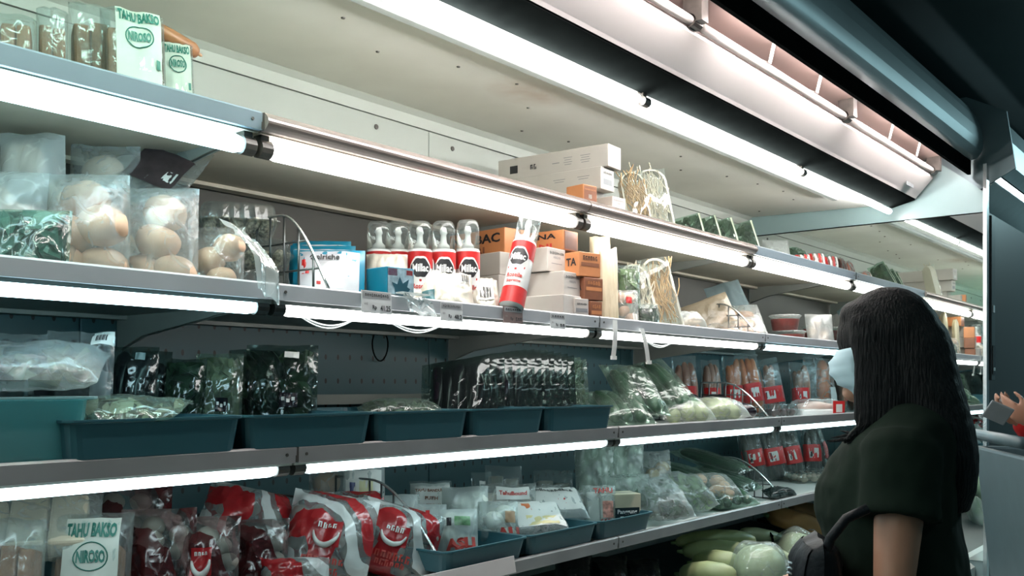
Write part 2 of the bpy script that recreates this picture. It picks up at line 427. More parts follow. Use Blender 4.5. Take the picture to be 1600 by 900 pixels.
# ledge where back meets ceiling, ceiling panel
MB().extrude_x([(YB+0.02, 2.264), (YB-0.004, 2.264), (YB-0.004, 2.30), (YB-0.03, 2.315), (YB+0.02, 2.335)], -1.2, 5.018).build('back_ledge', mat('ledge_white', (0.46, 0.49, 0.46), 0.4, var=0.05, scale=3), case)
MB().extrude_x([(YB-0.03, 2.314), (-0.16, 2.296), (-0.16, 2.315), (YB-0.03, 2.335)], -1.2, 5.018).build('top_panel', M_ceil, case)
random.seed(4)
for k in range(16):
    xs = 1.4+k*0.23; ys = 0.12+0.4*random.random()
    MB().lathe([(0.006, 0), (0.005, -0.003), (0.002, -0.0035)], 8).build('ceiling_screw', M_dark, case).location = (xs, ys, 2.2965+(ys+0.16)*0.0228)
# honeycomb air strip
M_strip = dotted('honeycomb_strip', (0.34, 0.37, 0.36), (0.10, 0.12, 0.12), 0.022, 0.05, rad=0.005, axes=('X', 'Y'))
so = MB().box(-1.2, 4.66, -0.014, 0.014, -0.008, 0.008).build('air_outlet_strip', M_strip, case, bevel=0.002)
so.location = (0, 0.01, 2.288)
for i in range(5):
    x0, x1 = BAYS[i]+0.04, min(BAYS[i+1], 5.0)-0.02
    if i == 4: x1 = 4.93
    MB().tube([(x0, -0.163, 2.246), (x1, -0.163, 2.246)], 0.013, 12).build('ceiling_tube', T_topg if i < 2 else T_top, case, smooth=True)
    MB().tube([(x0-0.035, -0.163, 2.246), (x0, -0.163, 2.246)], 0.015, 12).box(x0-0.03, x0-0.01, -0.165, -0.145, 2.246, 2.297).build('tube_holder', M_dark, case)
# canopy front: black grille, white lamp panel, lamp recess, header
CX1 = 4.99
MB().sheet_x([(-0.155, 2.282), (-0.205, 2.295), (-0.268, 2.310)], -1.2, CX1, 0.012).build('black_grille', M_black, case)
MB().box(-1.2, CX1, -0.2066, -0.2046, 2.2915, 2.2945).build('grille_trim', M_steel, case)
lp = MB().sheet_x([(-0.268, 2.308), (-0.275, 2.318), (-0.350, 2.400), (-0.348, 2.412)], -1.2, CX1, 0.006).build('lamp_panel', mat('lamp_panel_white', (0.80, 0.76, 0.75), 0.25, var=0.04, scale=2), case)
MB().box(4.72, 4.83, -0.0009, 0.0009, -0.022, 0.022).build('grey_sticker', mat('sticker_grey', (0.22, 0.25, 0.26), 0.5), case).location = (0, -0.3075, 2.350)
case.children[-1].rotation_euler = (R(42), 0, 0)
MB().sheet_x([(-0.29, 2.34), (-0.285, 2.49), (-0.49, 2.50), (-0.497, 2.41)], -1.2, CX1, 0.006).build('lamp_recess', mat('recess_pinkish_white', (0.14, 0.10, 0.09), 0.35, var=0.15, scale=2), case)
for i in range(5):
    x0, x1 = BAYS[i]+0.02, min(BAYS[i+1], 4.99)-0.06
    MB().tube([(x0, -0.362, 2.426), (x1, -0.362, 2.426)], 0.014, 12).build('canopy_tube_cover', mat('tube_sleeve', (0.85, 0.80, 0.78), 0.12, var=0.03), case, smooth=True)
    MB().tube([(x0+0.05, -0.455, 2.458), (x1, -0.455, 2.458)], 0.012, 12).build('canopy_tube', T_fill, case, smooth=True)  # unseen extra tube behind the header, added to brighten the lamp panel
    MB().tube([(x1, -0.362, 2.426), (x1+0.05, -0.362, 2.426)], 0.019, 12).box(x1, x1+0.04, -0.40, -0.34, 2.42, 2.49).build('canopy_tube_holder', M_dark, case)
    for q in (0.35, 0.7):
        xc = x0+(x1-x0)*q
        MB().sheet_x([(-0.34, 2.42), (-0.362, 2.444), (-0.385, 2.43), (-0.40, 2.49)], xc, xc+0.02, 0.003).build('tube_clip', M_white, case)
MB().box(-1.2, 5.06, -0.512, -0.497, 2.405, 2.478).build('header_black_strip', M_black, case)
hd = [(-0.505, 2.478), (-0.535, 2.485), (-0.556, 2.51), (-0.562, 2.55), (-0.555, 2.61), (-0.535, 2.67), (-0.50, 2.73), (-0.45, 2.78), (-0.38, 2.82), (-0.28, 2.84)]
MB().sheet_x(hd, -1.2, 5.06, 0.006).build('header_duct', M_duct, case, smooth=True)
MB().box(-1.2, 5.06, -0.29, 0.70, 2.50, 2.84).build('case_top_box', M_duct, case)
# base deck and bumper
MB().extrude_x([(-0.50, 0.0), (-0.50, 0.12), (-0.54, 0.14), (-0.54, 0.50), (-0.50, 0.53), (-0.46, 0.53), (-0.44, 0.43), (YB-0.035, 0.40), (YB-0.035, 0.0)], -1.2, 5.018).build('base_deck', M_white, case)
MB().box(-1.2, 5.018, -0.555, -0.54, 0.34, 0.40).build('bumper', mat('bumper_grey', (0.25, 0.3, 0.31), 0.4), case)
# end wall with mirror
M_mirror = mat('mirror_glass', (0.80, 0.88, 0.87), 0.015, metal=1.0, var=0)
ew = MB().extrude_x([(-0.585, 0), (YB+0.06, 0), (YB+0.06, 2.50), (-0.34, 2.50), (-0.47, 2.40), (-0.585, 2.30)], 5.03, 5.058).build('end_panel', mat('end_panel_white', (0.24, 0.34, 0.345), 0.4, var=0.04, scale=2), case)
MB().box(5.0225, 5.0295, -0.575, YB-0.002, 0.53, 2.205).build('end_mirror', M_mirror, case)
MB().box(5.021, 5.0298, -0.575, YB-0.002, 2.2055, 2.2105).build('mirror_top_trim', M_black, case)
MB().box(5.015, 5.062, -0.592, -0.576, 0.0, 2.44).build('end_trim', M_steel, case)

# ------------------------------------------------------------------ neighbouring case and dark cabinet beyond the mirror
nc = thing('neighbouring_case_canopy', 'pale lit canopy of the next case beyond the mirror end panel', 'canopy', (5.125, 0, 0))
MB().sheet_x([(-0.38, 2.26), (-0.44, 2.25), (-0.60, 2.375)], 0, 3.2, 0.008).build('lamp_panel', mat('next_panel', (0.5, 0.58, 0.6), 0.3, var=0.05), nc)
MB().sheet_x([(-0.615, 2.41), (-0.66, 2.45), (-0.66, 2.56), (-0.60, 2.70), (-0.48, 2.78)], 0, 3.2, 0.008).build('header', mat('next_header', (0.42, 0.5, 0.52), 0.35, metal=0.3, var=0.08), nc)
MB().tube([(0.05, -0.59, 2.405), (3.1, -0.59, 2.405)], 0.013, 10).build('canopy_tube', emitter('tube_next', (0.8, 0.97, 1.0), 12.0), nc, smooth=True)
MB().box(0, 3.2, -0.40, 0.6, 2.25, 2.80).build('canopy_body', M_black, nc)
MB().extrude_x([(-0.70, 2.42), (-0.36, 2.24), (0.6, 2.24), (0.6, 2.8), (-0.48, 2.8), (-0.66, 2.7)], -0.018, -0.002).build('canopy_end', M_duct, nc)
cb = thing('dark_cabinet', 'tall dark cabinet with framed black door beyond the mirror edge', 'cabinet', (5.08, 0, 0))
MB().box(0, 3.1, -0.56, 0.6, 0, 2.235).build('body', mat('cabinet_black', (0.012, 0.016, 0.017), 0.4), cb)
MB().box(0.002, 0.075, -0.60, -0.56, 1.40, 2.20).build('post', mat('post_dark', (0.04, 0.05, 0.053), 0.35), cb, bevel=0.003)
MB().box(0.013, 0.064, -0.604, -0.60, 1.43, 1.57).build('display_panel', mat('panel_black', (0.01, 0.01, 0.012), 0.25), cb)
lettering(cb, 'OXI', lambda x, y: (0.039+x, -0.6045, 1.455+y), 0.035, mat('print_white', (0.8, 0.82, 0.8), 0.5), name='display_lettering')
MB().box(0.02, 0.05, -0.604, -0.60, 1.73, 1.765).build('sticker', mat('sticker_pale', (0.4, 0.45, 0.47), 0.5), cb)
# ------------------------------------------------------------------ product builders
F_clear = film('clear_film', opacity=0.13, bump=0.5)
F_frost = film('frosted_film', tint=(0.92, 0.95, 0.94), opacity=0.27, bump=0.45, rough=0.25)
F_cloud = film('cloudy_film', tint=(0.9, 0.94, 0.92), opacity=0.42, bump=0.7, rough=0.22)
F_shiny = film('stiff_clear_plastic', tint=(0.93, 0.97, 0.96), opacity=0.10, bump=0.15, rough=0.08, bscale=25)
F_dark = film('shaded_clear_film', tint=(0.55, 0.65, 0.62), opacity=0.06, bump=0.5, rough=0.12, body=(0.2, 0.26, 0.26))  # dark tint and body include the shade on the third shelf
F_green = film('greenish_film', tint=(0.75, 0.88, 0.8), opacity=0.10, bump=0.6, rough=0.12, body=(0.6, 0.75, 0.68))
F_red = printed_film('red_printed_film', (0.34, 0.012, 0.016), cover=0.55, scale=17)
F_redd = printed_film('dark_red_printed_film', (0.05, 0.006, 0.007), cover=0.88, scale=11, clear_op=0.06, white=(0.16, 0.09, 0.085))
M_bun = mat('bun_cream', (0.56, 0.345, 0.235), 0.6, var=0.18, scale=18)
M_bunp = mat('bun_pale', (0.62, 0.48, 0.38), 0.6, var=0.12, scale=14)
M_tofu = mat('fried_tofu_brown', (0.22, 0.10, 0.05), 0.6, var=0.35, scale=22, bump=0.3)
M_tofuw = mat('white_tofu', (0.78, 0.79, 0.72), 0.45, var=0.06)
M_meat = mat('meatball_grey_brown', (0.27, 0.21, 0.175), 0.5, var=0.25, scale=20)
M_paper = mat('white_label_paper', (0.62, 0.62, 0.59), 0.5, var=0.04, scale=30)
M_card = mat('white_carton', (0.50, 0.465, 0.43), 0.5, var=0.04, scale=12)
M_ora = mat('orange_carton', (0.50, 0.20, 0.08), 0.45, var=0.1, scale=12)
M_brn = mat('brown_carton', (0.22, 0.085, 0.045), 0.4, var=0.2, scale=14)
M_red = mat('red_print', (0.50, 0.02, 0.02), 0.4, var=0.08)
M_ink = mat('black_print', (0.015, 0.015, 0.018), 0.5, var=0.1)
M_grey = mat('grey_print', (0.22, 0.22, 0.23), 0.5, var=0.1)
M_grn = mat('green_print', (0.015, 0.13, 0.10), 0.5, var=0.1)
M_redtxt = mat('red_lettering', (0.50, 0.05, 0.04), 0.5, var=0.1)
M_blue = mat('teal_blue_print', (0.006, 0.17, 0.27), 0.3, var=0.08)
M_whitepl = mat('white_plastic', (0.80, 0.81, 0.80), 0.25, var=0.03)
M_tray = mat('dark_tray_plastic', (0.026, 0.095, 0.120), 0.38, var=0.1, scale=4)
M_cuc = mat('cucumber_green', (0.018, 0.055, 0.028), 0.35, var=0.4, scale=12, bump=0.15)
M_cucl = mat('pale_squash_green', (0.32, 0.38, 0.19), 0.4, var=0.2, scale=9)
M_leek = mat('pale_radish', (0.52, 0.60, 0.38), 0.35, var=0.15, scale=5)
M_egg = mat('eggplant_black', (0.012, 0.009, 0.014), 0.22, var=0.3)
M_leaf = mat('dark_leaf_green', (0.035, 0.075, 0.035), 0.5, var=0.45, scale=20)
M_leafl = mat('light_leaf_green', (0.20, 0.30, 0.13), 0.5, var=0.35, scale=20)
M_noodle = mat('noodle_straw', (0.55, 0.36, 0.18), 0.5, var=0.25, scale=30)
M_sprout = mat('sprout_cream', (0.72, 0.64, 0.50), 0.5, var=0.15, scale=30)
M_carrot = mat('carrot_orange', (0.62, 0.17, 0.05), 0.45, var=0.15, scale=14)
M_sauce = mat('red_sauce', (0.30, 0.018, 0.012), 0.3, var=0.3, scale=25)
M_quail = mat('quail_egg_shell', (0.34, 0.29, 0.22), 0.4, var=0.9, scale=120)

FACE = -(90-math.degrees(AIM))      # yaw (degrees) that turns a front fully to the camera
def fit(l, px0, px1, ytop, Y, yaw, zb=None, thick=0.0):
    """where a thing stands on shelf l, and how wide and high it is, from its outline in the photograph"""
    zb = S(l) if zb is None else zb
    c = math.cos(R(yaw-FACE)); s = abs(math.sin(R(yaw-FACE)))
    Yc = Y
    for k in range(4):              # Y is how far back the foremost corner stands
        X = Xat((px0+px1)/2.0, Yc); d = depth(X, Yc)
        w = max(0.02, ((px1-px0)*d/FPX - s*thick)/max(0.35, c))
        Yc = min(Y+w/2*abs(math.sin(R(yaw)))+thick*0.45, YB-0.02-w/2*abs(math.sin(R(yaw)))-thick*0.5)
    return (X, Yc, zb), w, Zat(ytop, X, Yc)-zb
class Pillow:
    """a filled pouch: two skins that meet in flat seams; stands on its lower seam, front towards -y"""
    def __init__(s, w, h, t, seed=0, p=2.6, wr=0.004, sag=1.0, seam=0.05, back=0.8):
        s.w, s.h, s.t, s.seed, s.p, s.wr, s.sag, s.seam, s.back = w, h, t, seed*7.13+1.7, p, wr, sag, seam, back
    def th(s, u, v):
        vv = min(1, max(0, v))**s.sag; e = s.seam
        a = max(0.0, 1-abs(u/(1-e))**s.p) if abs(u) < 1-e else 0.0
        q = 2*vv-1
        b = max(0.0, 1-abs(q/(1-e))**(s.p if q > 0 else max(s.p, 6))) if abs(q) < 1-e else 0.0
        g = (a*b)**0.5
        n = mnoise.noise(Vector((u*2.3+s.seed, v*3.1, s.seed*0.37)))
        r = 1-2.2*abs(mnoise.noise(Vector((u*3.0+v*1.3, v*3.6-u*0.8+s.seed, 3.1))))
        r2 = 1-2.2*abs(mnoise.noise(Vector((u*6.1-v*2.0+s.seed, v*6.5, 7.7))))
        return 0.0006+s.t*0.5*g*(1+0.18*n)+s.wr*(0.5*n+0.9*r+0.4*r2)*min(1, g*3)
    def pt(s, u, v, side=-1, off=0.0):
        n = mnoise.noise(Vector((s.seed, v*2.2, u*1.5)))
        n2 = mnoise.noise(Vector((u*2.0, s.seed*1.3, v*1.2)))
        t = s.th(u, v)*(1 if side < 0 else s.back)+off
        edge = s.wr*1.6*n*(abs(u)**4+abs(2*v-1)**4)
        return (u*s.w/2*(1+0.035*n2*(1 if s.wr > 0.0015 else 0.2)), side*t+edge, v*s.h*(1+0.03*n*(1 if s.wr > 0.0015 else 0.2)*v))
    def skin(s, nx=22, ny=24):
        b = MB()
        for side in (-1, 1):
            k = len(b.v)
            for j in range(ny+1):
                for i in range(nx+1):
                    b.v.append(s.pt(2*i/nx-1, j/ny, side))
            for j in range(ny):
                for i in range(nx):
                    q = (k+j*(nx+1)+i, k+j*(nx+1)+i+1, k+(j+1)*(nx+1)+i+1, k+(j+1)*(nx+1)+i)
                    b.f.append(q if side < 0 else q[::-1])
        return b
    def patch(s, u0, u1, v0, v1, off=0.0018, side=-1, nx=8, ny=8):
        b = MB()
        for j in range(ny+1):
            for i in range(nx+1):
                b.v.append(s.pt(u0+(u1-u0)*i/nx, v0+(v1-v0)*j/ny, side, off))
        for j in range(ny):
            for i in range(nx):
                q = (j*(nx+1)+i, j*(nx+1)+i+1, (j+1)*(nx+1)+i+1, (j+1)*(nx+1)+i); b.f.append(q if side < 0 else q[::-1])
        return b
    def print(s, parent, txt, u, v, width, m, off=0.003, height=None, slant=0.0, bold=0.03):
        """lettering of the given width (fraction of the pouch width) centred on (u, v)"""
        def fn(x, y):
            c, q = math.cos(slant), math.sin(slant); x, y = x*c-y*q, x*q+y*c
            return s.pt(u+x/(s.w/2), v+y/s.h, -1, off)
        return lettering(parent, txt, fn, width*s.w, m, height=height*s.h if height else None, bold=bold)
def spread_pts(P, n, rad, rng, lo=0.06, hi=0.85):
    """n well spaced points inside a pouch"""
    out = []
    for tries in range(900):
        if len(out) >= n: break
        x_ = max(0.02, 0.96-1.7*rad/P.w); u = rng.uniform(-x_, x_); v = rng.uniform(lo, hi)
        v = min(max(v, rad*0.85/P.h), max(0.5, 0.92-rad*0.8/P.h)); t = P.th(u, v)
        y = rng.uniform(-0.5, 0.35)*max(0.0, t-rad*0.8)
        p = Vector((u*P.w/2, y, v*P.h))
        if all((p-q).length > rad*1.32 for q in out): out.append(p)
    return out
def leaf_cluster(n, w, h, t, rng, size=0.04):
    b = MB()
    for k in range(n):
        c = Vector((rng.uniform(-w/2, w/2)*0.85, rng.uniform(-t/2, t/2)*0.6, rng.uniform(0.06, 0.92)*h))
        a = Matrix.Rotation(rng.uniform(0, 6.28), 3, 'Z') @ Matrix.Rotation(rng.uniform(-0.9, 0.9), 3, 'X') @ Matrix.Rotation(rng.uniform(-1.2, 1.2), 3, 'Y')
        s = size*rng.uniform(0.6, 1.3)
        pts = [(-0.0, 0, -1), (0.42, 0.12, -0.3), (0.45, 0.05, 0.3), (0, -0.08, 1), (-0.45, 0.05, 0.3), (-0.42, 0.12, -0.3), (0, -0.02, 0)]
        b.add([tuple(c+a @ Vector(p)*s) for p in pts], [(0, 1, 6), (1, 2, 6), (2, 3, 6), (3, 4, 6), (4, 5, 6), (5, 0, 6)])
    return b
def strands(n, w, h, t, rng, rad=0.0022):
    b = MB()
    for k in range(n):
        x = rng.uniform(-w/2, w/2)*0.8; y = -t/2*rng.uniform(0.3, 1.0); z = h*rng.uniform(0.08, 0.5); L = h*rng.uniform(0.2, 0.42)
        ph = rng.uniform(0, 6.28); dx = rng.uniform(-0.35, 0.35)
        pts = [(x+dx*L*q+0.012*math.sin(ph+q*4), y+0.006*math.cos(ph*2+q*5), z+L*q) for q in (0, .25, .5, .75, 1)]
        b.tube(pts, rad, 4, cap=False)
    return b
def fill_pouch(o, P, fill, rng):
    kind = fill[0]
    if kind in ('bun', 'meatball', 'tofu_ball', 'tomato', 'mushroom'):
        n, rad, m, squash = fill[1], fill[2], fill[3], fill[4] if len(fill) > 4 else 0.85
        for p in spread_pts(P, n, rad, rng):
            e = MB().ball((0, 0, 0), (rad, max(0.006, min(rad*squash, 0.80*P.th(2*p.x/P.w, p.z/P.h)-abs(p.y))), rad*squash), 18, 12, amp=0.10, seed=rng.random()*50).build(kind, m, o, smooth=True)
            e.location = p; e.rotation_euler = (0, rng.uniform(-.6, .6), 0)
    elif kind == 'slab':
        n, m = fill[1], fill[2]
        for k in range(n):
            x0 = -P.w*0.42+P.w*0.84*k/n; x1 = x0+P.w*0.84/n*0.94
            MB().box(x0, x1, -P.t*0.36, P.t*0.30, P.h*0.05, P.h*rng.uniform(0.72, 0.84)).build('tofu_block', m, o, bevel=0.006)
    elif kind == 'leaves':
        b = leaf_cluster(fill[1], P.w, P.h, P.t, rng, fill[3] if len(fill) > 3 else 0.035)
        vs = []
        for x, y, z in b.v:
            x = max(-P.w*0.44, min(P.w*0.44, x)); z = max(P.h*0.05, min(P.h*0.94, z)); m_ = 0.85*P.th(2*x/P.w, z/P.h)
            vs.append((x, max(-m_, min(m_*0.75, y)), z))
        b.v = vs
        q = b.build('leaves', fill[2], o); q['kind'] = 'stuff'
    elif kind == 'strands':
        q = strands(fill[1], P.w, P.h, P.t*0.8, rng).build('noodle_strands', fill[2], o, smooth=True); q['kind'] = 'stuff'
    elif kind == 'bread_roll':
        n, rad, m = fill[1], fill[2], fill[3]
        for k in range(n):
            z = P.h*(0.10+0.76*(k+0.5)/n); L = P.w*rng.uniform(0.66, 0.8); bend = rng.uniform(-0.008, 0.008); y = -P.t*0.05
            pts = [(-L/2+L*q, y, z+bend*math.sin(PI*q)) for q in (0, .05, .2, .4, .6, .8, .95, 1)]
            MB().tube(pts, [rad*a for a in (.35, .7, .95, 1, 1, .95, .7, .35)], 12).build(kind, m, o, smooth=True)
    elif kind in ('cucumber', 'eggplant', 'carrot', 'sausage', 'radish'):
        n, rad, m = fill[1], fill[2], fill[3]
        for k in range(n):
            x = -P.w*0.36+P.w*0.72*(k+0.5)/n; L = P.h*rng.uniform(0.78, 0.9); bend = rng.uniform(-0.02, 0.02); y = P.t*rng.uniform(-0.18, 0.12)
            pts = [(x+bend*math.sin(PI*q), y, P.h*0.05+L*q) for q in (0, .05, .2, .4, .6, .8, .95, 1)]
            MB().tube(pts, [rad*a for a in (.35, .7, .95, 1, 1, .92, .65, .3)], 10).build(kind, m, o, smooth=True)
def pouch(name, label, cat, l, px0, px1, ytop, Y, t=0.06, yaw=-40, tilt=8, skin=None, fill=None, patches=(), prints=(), group=None, zb=None, seed=1,
          p=2.6, wr=0.004, sag=0.8, seam=0.05, roll=0, nx=24, ny=26, hmul=1.0):
    loc, w, h = fit(l, px0, px1, ytop, Y, yaw, zb, t*0.6)
    h = max(0.03, h/math.cos(R(tilt)))*hmul
    o = thing(name, label, cat, loc, R(yaw), -R(tilt), R(roll), group)
    P = Pillow(w, h, t, seed, p, wr, sag, seam)
    rng = random.Random(seed)
    P.skin(nx, ny).build('film', skin or F_clear, o, smooth=True)
    for q in patches:
        P.patch(*q[1:5]).build(q[0], q[5], o, smooth=True)
    for q in prints:
        P.print(o, *q)
    if fill: fill_pouch(o, P, fill, rng)
    return o, P
def lying(name, label, cat, l, px, Y, w, length, t, yaw, skin, fill=None, patches=(), prints=(), group=None, z=None, seed=1, pitch=84, roll=0, p=2.4, wr=0.004, seam=0.05, sag=1.0):
    """a pouch lying on its back; px and Y give its near lower edge"""
    zb = (S(l) if z is None else z)+t*0.40
    o = thing(name, label, cat, (Xat(px, Y), Y, zb), R(yaw), -R(pitch), R(roll), group)
    P = Pillow(w, length, t, seed, p, wr, sag, seam)
    rng = random.Random(seed)
    P.skin().build('film', skin, o, smooth=True)
    for q in patches: P.patch(*q[1:5]).build(q[0], q[5], o, smooth=True)
    for q in prints: P.print(o, *q)
    if fill: fill_pouch(o, P, fill, rng)
    return o, P
def carton(name, label, cat, loc, w, d, h, yaw, m, faces=(), group=None, tilt=0.0, bevel=0.0025):
    """a carton; width along its own x, depth along y, front towards -y. faces: (face, text, cx, cz, width, material[, height])"""
    o = thing(name, label, cat, loc, R(yaw), R(tilt), 0, group)
    MB().box(-w/2, w/2, 0, d, 0, h).build('carton_body', m, o, bevel=bevel)
    e = 0.0012
    MB().box(-w/2+0.004, w/2-0.004, d*0.47, d*0.53, h, h+0.0006).build('flap_seam', M_grey, o)
    for q in faces:
        side, txt, cx, cz, wid, mm = q[:6]; hh = q[6] if len(q) > 6 else None
        if side == 'front': fn = lambda x, y, cx=cx, cz=cz: (cx+x, -e, cz+y)
        elif side == 'left': fn = lambda x, y, cx=cx, cz=cz: (-w/2-e, d/2+cx-x, cz+y)
        else: fn = lambda x, y, cx=cx, cz=cz: (cx+x, d/2+y, h+e)
        if txt.startswith('#'):      # a plain printed rectangle
            hw, hv = wid/2, (hh or wid)/2; e0 = e; e = 0.0007
            MB().add([fn(-hw, -hv), fn(hw, -hv), fn(hw, hv), fn(-hw, hv)], [(0, 1, 2, 3)]).build(txt[1:], mm, o); e = e0
        else:
            lettering(o, txt, fn, wid, mm, height=hh)
    return o
def tub_tray(name, label, cat, loc, w, d, h, yaw, m, taper=0.02, wall=0.004, rim=0.008, group=None, rim_m=None):
    """an open tray with sloping walls, a floor and a rolled rim"""
    o = thing(name, label, cat, loc, R(yaw), 0, 0, group)
    def ring(ww, dd, z, r=0.025, n=5):
        pts = []
        for cx, cy, a0 in ((ww/2-r, dd/2-r, 0), (-ww/2+r, dd/2-r, 90), (-ww/2+r, -dd/2+r, 180), (ww/2-r, -dd/2+r, 270)):
            for k in range(n):
                a = R(a0+90*k/(n-1)); pts.append((cx+r*math.cos(a), cy+d/2+r*math.sin(a), z))
        return pts
    b = MB(); rings = [ring(w-2*taper, d-2*taper, 0), ring(w, d, h-0.006), ring(w+2*rim, d+2*rim, h-0.004), ring(w+2*rim, d+2*rim, h), ring(w-wall, d-wall, h), ring(w-2*taper-2*wall, d-2*taper-2*wall, wall)]
    n = len(rings[0])
    for r in rings: b.v += r
    for i in range(len(rings)-1):
        for j in range(n): b.f.append((i*n+j, i*n+(j+1) % n, (i+1)*n+(j+1) % n, (i+1)*n+j))
    b.f.append(tuple(range(n))[::-1]); b.f.append(tuple((len(rings)-1)*n+j for j in range(n)))
    b.build('tray_body', m, o)
    rb = MB()
    ro, ri = ring(w+2*rim+0.001, d+2*rim+0.001, h-0.003), ring(w-wall, d-wall, h+0.0008)
    k = len(ro); rb.v += ro+[(x, y, h+0.0008) for x, y, z in ro]+ri
    for j in range(k):
        rb.f.append((j, (j+1) % k, k+(j+1) % k, k+j)); rb.f.append((k+j, k+(j+1) % k, 2*k+(j+1) % k, 2*k+j))
    rb.build('rim', rim_m or m, o)
    return o
def divider(name, label, X, y0, y1, z0, h, n=6, group='curved wire shelf dividers', bright=True):
    """a wire fence standing across the shelf, its top rail curving down to the front (y0)"""
    o = thing(name, label, 'wire divider', (X, y0, z0), 0, 0, 0, group)
    D = y1-y0
    def top(q): return h*min(1.0, 0.12+0.88*math.sin(min(1.0, q*1.5)*PI/2))
    MB().tube([(0, D*q/16, top(q/16)+0.001) for q in range(17)], 0.0035, 8).build('top_rail', M_wirel if bright else M_wire, o, smooth=True)
    for k in range(n+1):
        q = k/n
        MB().tube([(0, D*q, 0.0), (0, D*q, top(q))], 0.003, 6).build('upright_wire', M_wire, o, smooth=True)
    for z in (0.003, h*0.36, h*0.68):
        q0 = next((q/40 for q in range(41) if top(q/40) >= z), 1)
        MB().tube([(0.002, D*q0, z), (0.002, D, z)], 0.0028, 6).build('cross_wire', M_wire, o, smooth=True)
    return o
# ------------------------------------------------------------------ top shelf (level 1)
G1 = 'fried tofu packs at the start of the top shelf'
def tofu_pack(label, px0, px1, ytop, Y, yaw, tilt, seed, card=True, l=1, n=3, zb=None, t=0.09, group=G1, roll=0):
    pat = [('label_card', -0.62, 0.78, 0.16, 0.93, mat('tofu_card_paper', (0.46, 0.47, 0.42), 0.45, var=0.06, scale=20)), ('price_sticker', -0.05, 0.5, 0.28, 0.42, mat('sticker_white', (0.9, 0.9, 0.88), 0.4, var=0.02))] if card else []
    pr = [('TAHU BAKSO', 0.08, 0.83, 0.64, M_grn, 0.004, 0.12, 0.0, 0.045), ('NIROSO', 0.1, 0.62, 0.36, M_grn, 0.004, 0.10, 0.0, 0.045)] if card else []
    o, P = pouch('tofu_pack', label, 'food pack', l, px0, px1, ytop, Y, t, yaw, tilt, F_clear, ('slab', n, M_tofu), pat, pr, group, seed=seed, p=7, wr=0.0025, sag=1, seam=0.03, zb=zb, roll=roll)
    if card:
        b = MB()
        pts = []
        for k in range(25):
            a = 2*PI*k/24; pts.append(P.pt(0.1+0.43*math.cos(a), 0.62+0.11*math.sin(a), -1, 0.0035))
        b.tube(pts, 0.0012, 4, cap=False).build('oval_border', M_grn, o)
        P.patch(0.6, 0.72, 0.3, 0.4, 0.004).build('green_mark', M_grn, o)
    return o
tofu_pack('fried tofu pack with big green lettered card, front of the top shelf', 160, 262, 10, 0.10, -22, 12, 1, t=0.085)
tofu_pack('smaller green lettered tofu pack beside the bare back panel', 243, 306, 58, 0.13, -24, 14, 2, t=0.05)
tofu_pack('plain brown tofu pack right behind the lettered card pack', 105, 178, 3, 0.19, -22, 6, 3, card=False, n=2)
tofu_pack('brown tofu pack second in from the frame edge on the top shelf', 52, 112, 12, 0.17, -25, 6, 4, card=False, n=2)
tofu_pack('dark tofu pack cut by the frame edge on the top shelf', -30, 58, 22, 0.15, -28, 10, 5, card=False, n=3)
so_ = thing('sausage', 'single brown sausage lying on top of the tofu packs', 'sausage', (Xat(266, 0.2), 0.2, Zat(60, Xat(266, 0.2), 0.2)), R(8), 0, R(8))
L_ = 0.075
MB().tube([(-L_, 0, 0), (-L_*.95, 0, 0), (-L_*.8, 0, 0.001), (0, 0, 0.002), (L_*.8, 0, 0.001), (L_*.95, 0, 0), (L_, 0, 0)], [0.006, 0.013, 0.018, 0.0185, 0.018, 0.013, 0.006], 12).build('sausage_body', mat('sausage_brown', (0.30, 0.125, 0.055), 0.4, var=0.15), so_, smooth=True)
MB().ball((L_+0.006, 0, 0), (0.009, 0.004, 0.004), 8, 6).build('casing_knot', mat('casing', (0.5, 0.28, 0.16), 0.4), so_, smooth=True)

# cartons on the top shelf
def box_at(name, label, cat, l, px, Y, z, w, d, h, yaw, m, faces=(), group=None, tilt=0):
    return carton(name, label, cat, (Xat(px, Y), Y, z), w, d, h, yaw, m, faces, group, tilt)
GW = 'long white cartons stacked on the top shelf'
Yb = 0.085; zb = S(1)+0.001
def lines(side, cx, cz, n, w, dz=0.008):
    return [(side, '#print_line', cx, cz-k*dz, w*(1-0.2*(k % 2)), M_grey, 0.002) for k in range(n)]
# three long cartons, ends to the front, long sides seen from the camera
X0 = Xat(958, 0.10)
carton('white_carton', 'long white carton lying topmost on the top shelf stack', 'carton', (X0+0.01, 0.10, zb+0.176), 0.092, 0.46, 0.078, 4, M_card,
       [('front', '~11', 0.005, 0.060, 0.066, M_grey), ('front', '~7', 0.005, 0.050, 0.04, M_grey), ('front', '#white_sticker', 0.0, 0.022, 0.04, M_paper, 0.018),
        ('left', '#dark_square_mark', 0.16, 0.036, 0.034, M_ink, 0.028), ('left', '~2', 0.075, 0.036, 0.03, M_ink, 0.02), ('left', '#pale_square_mark', -0.02, 0.036, 0.03, M_grey, 0.003)]
       + lines('left', -0.07, 0.05, 4, 0.035)+lines('left', -0.14, 0.05, 4, 0.04), GW)
carton('white_carton', 'second white carton from the top of the top shelf stack', 'carton', (X0-0.012, 0.115, zb+0.098), 0.088, 0.44, 0.0775, 2, M_card,
       [('front', '~9', 0.0, 0.058, 0.06, M_ink), ('front', '#dark_label', 0.0, 0.028, 0.055, M_grey, 0.02)]+lines('left', -0.15, 0.05, 2, 0.05)+lines('left', -0.05, 0.05, 2, 0.05), GW)
carton('white_carton', 'lowest white carton of the top shelf stack, half hidden by the rail', 'carton', (X0-0.02, 0.15, zb), 0.085, 0.42, 0.097, 2, M_card, lines('left', 0.0, 0.06, 3, 0.06), GW)
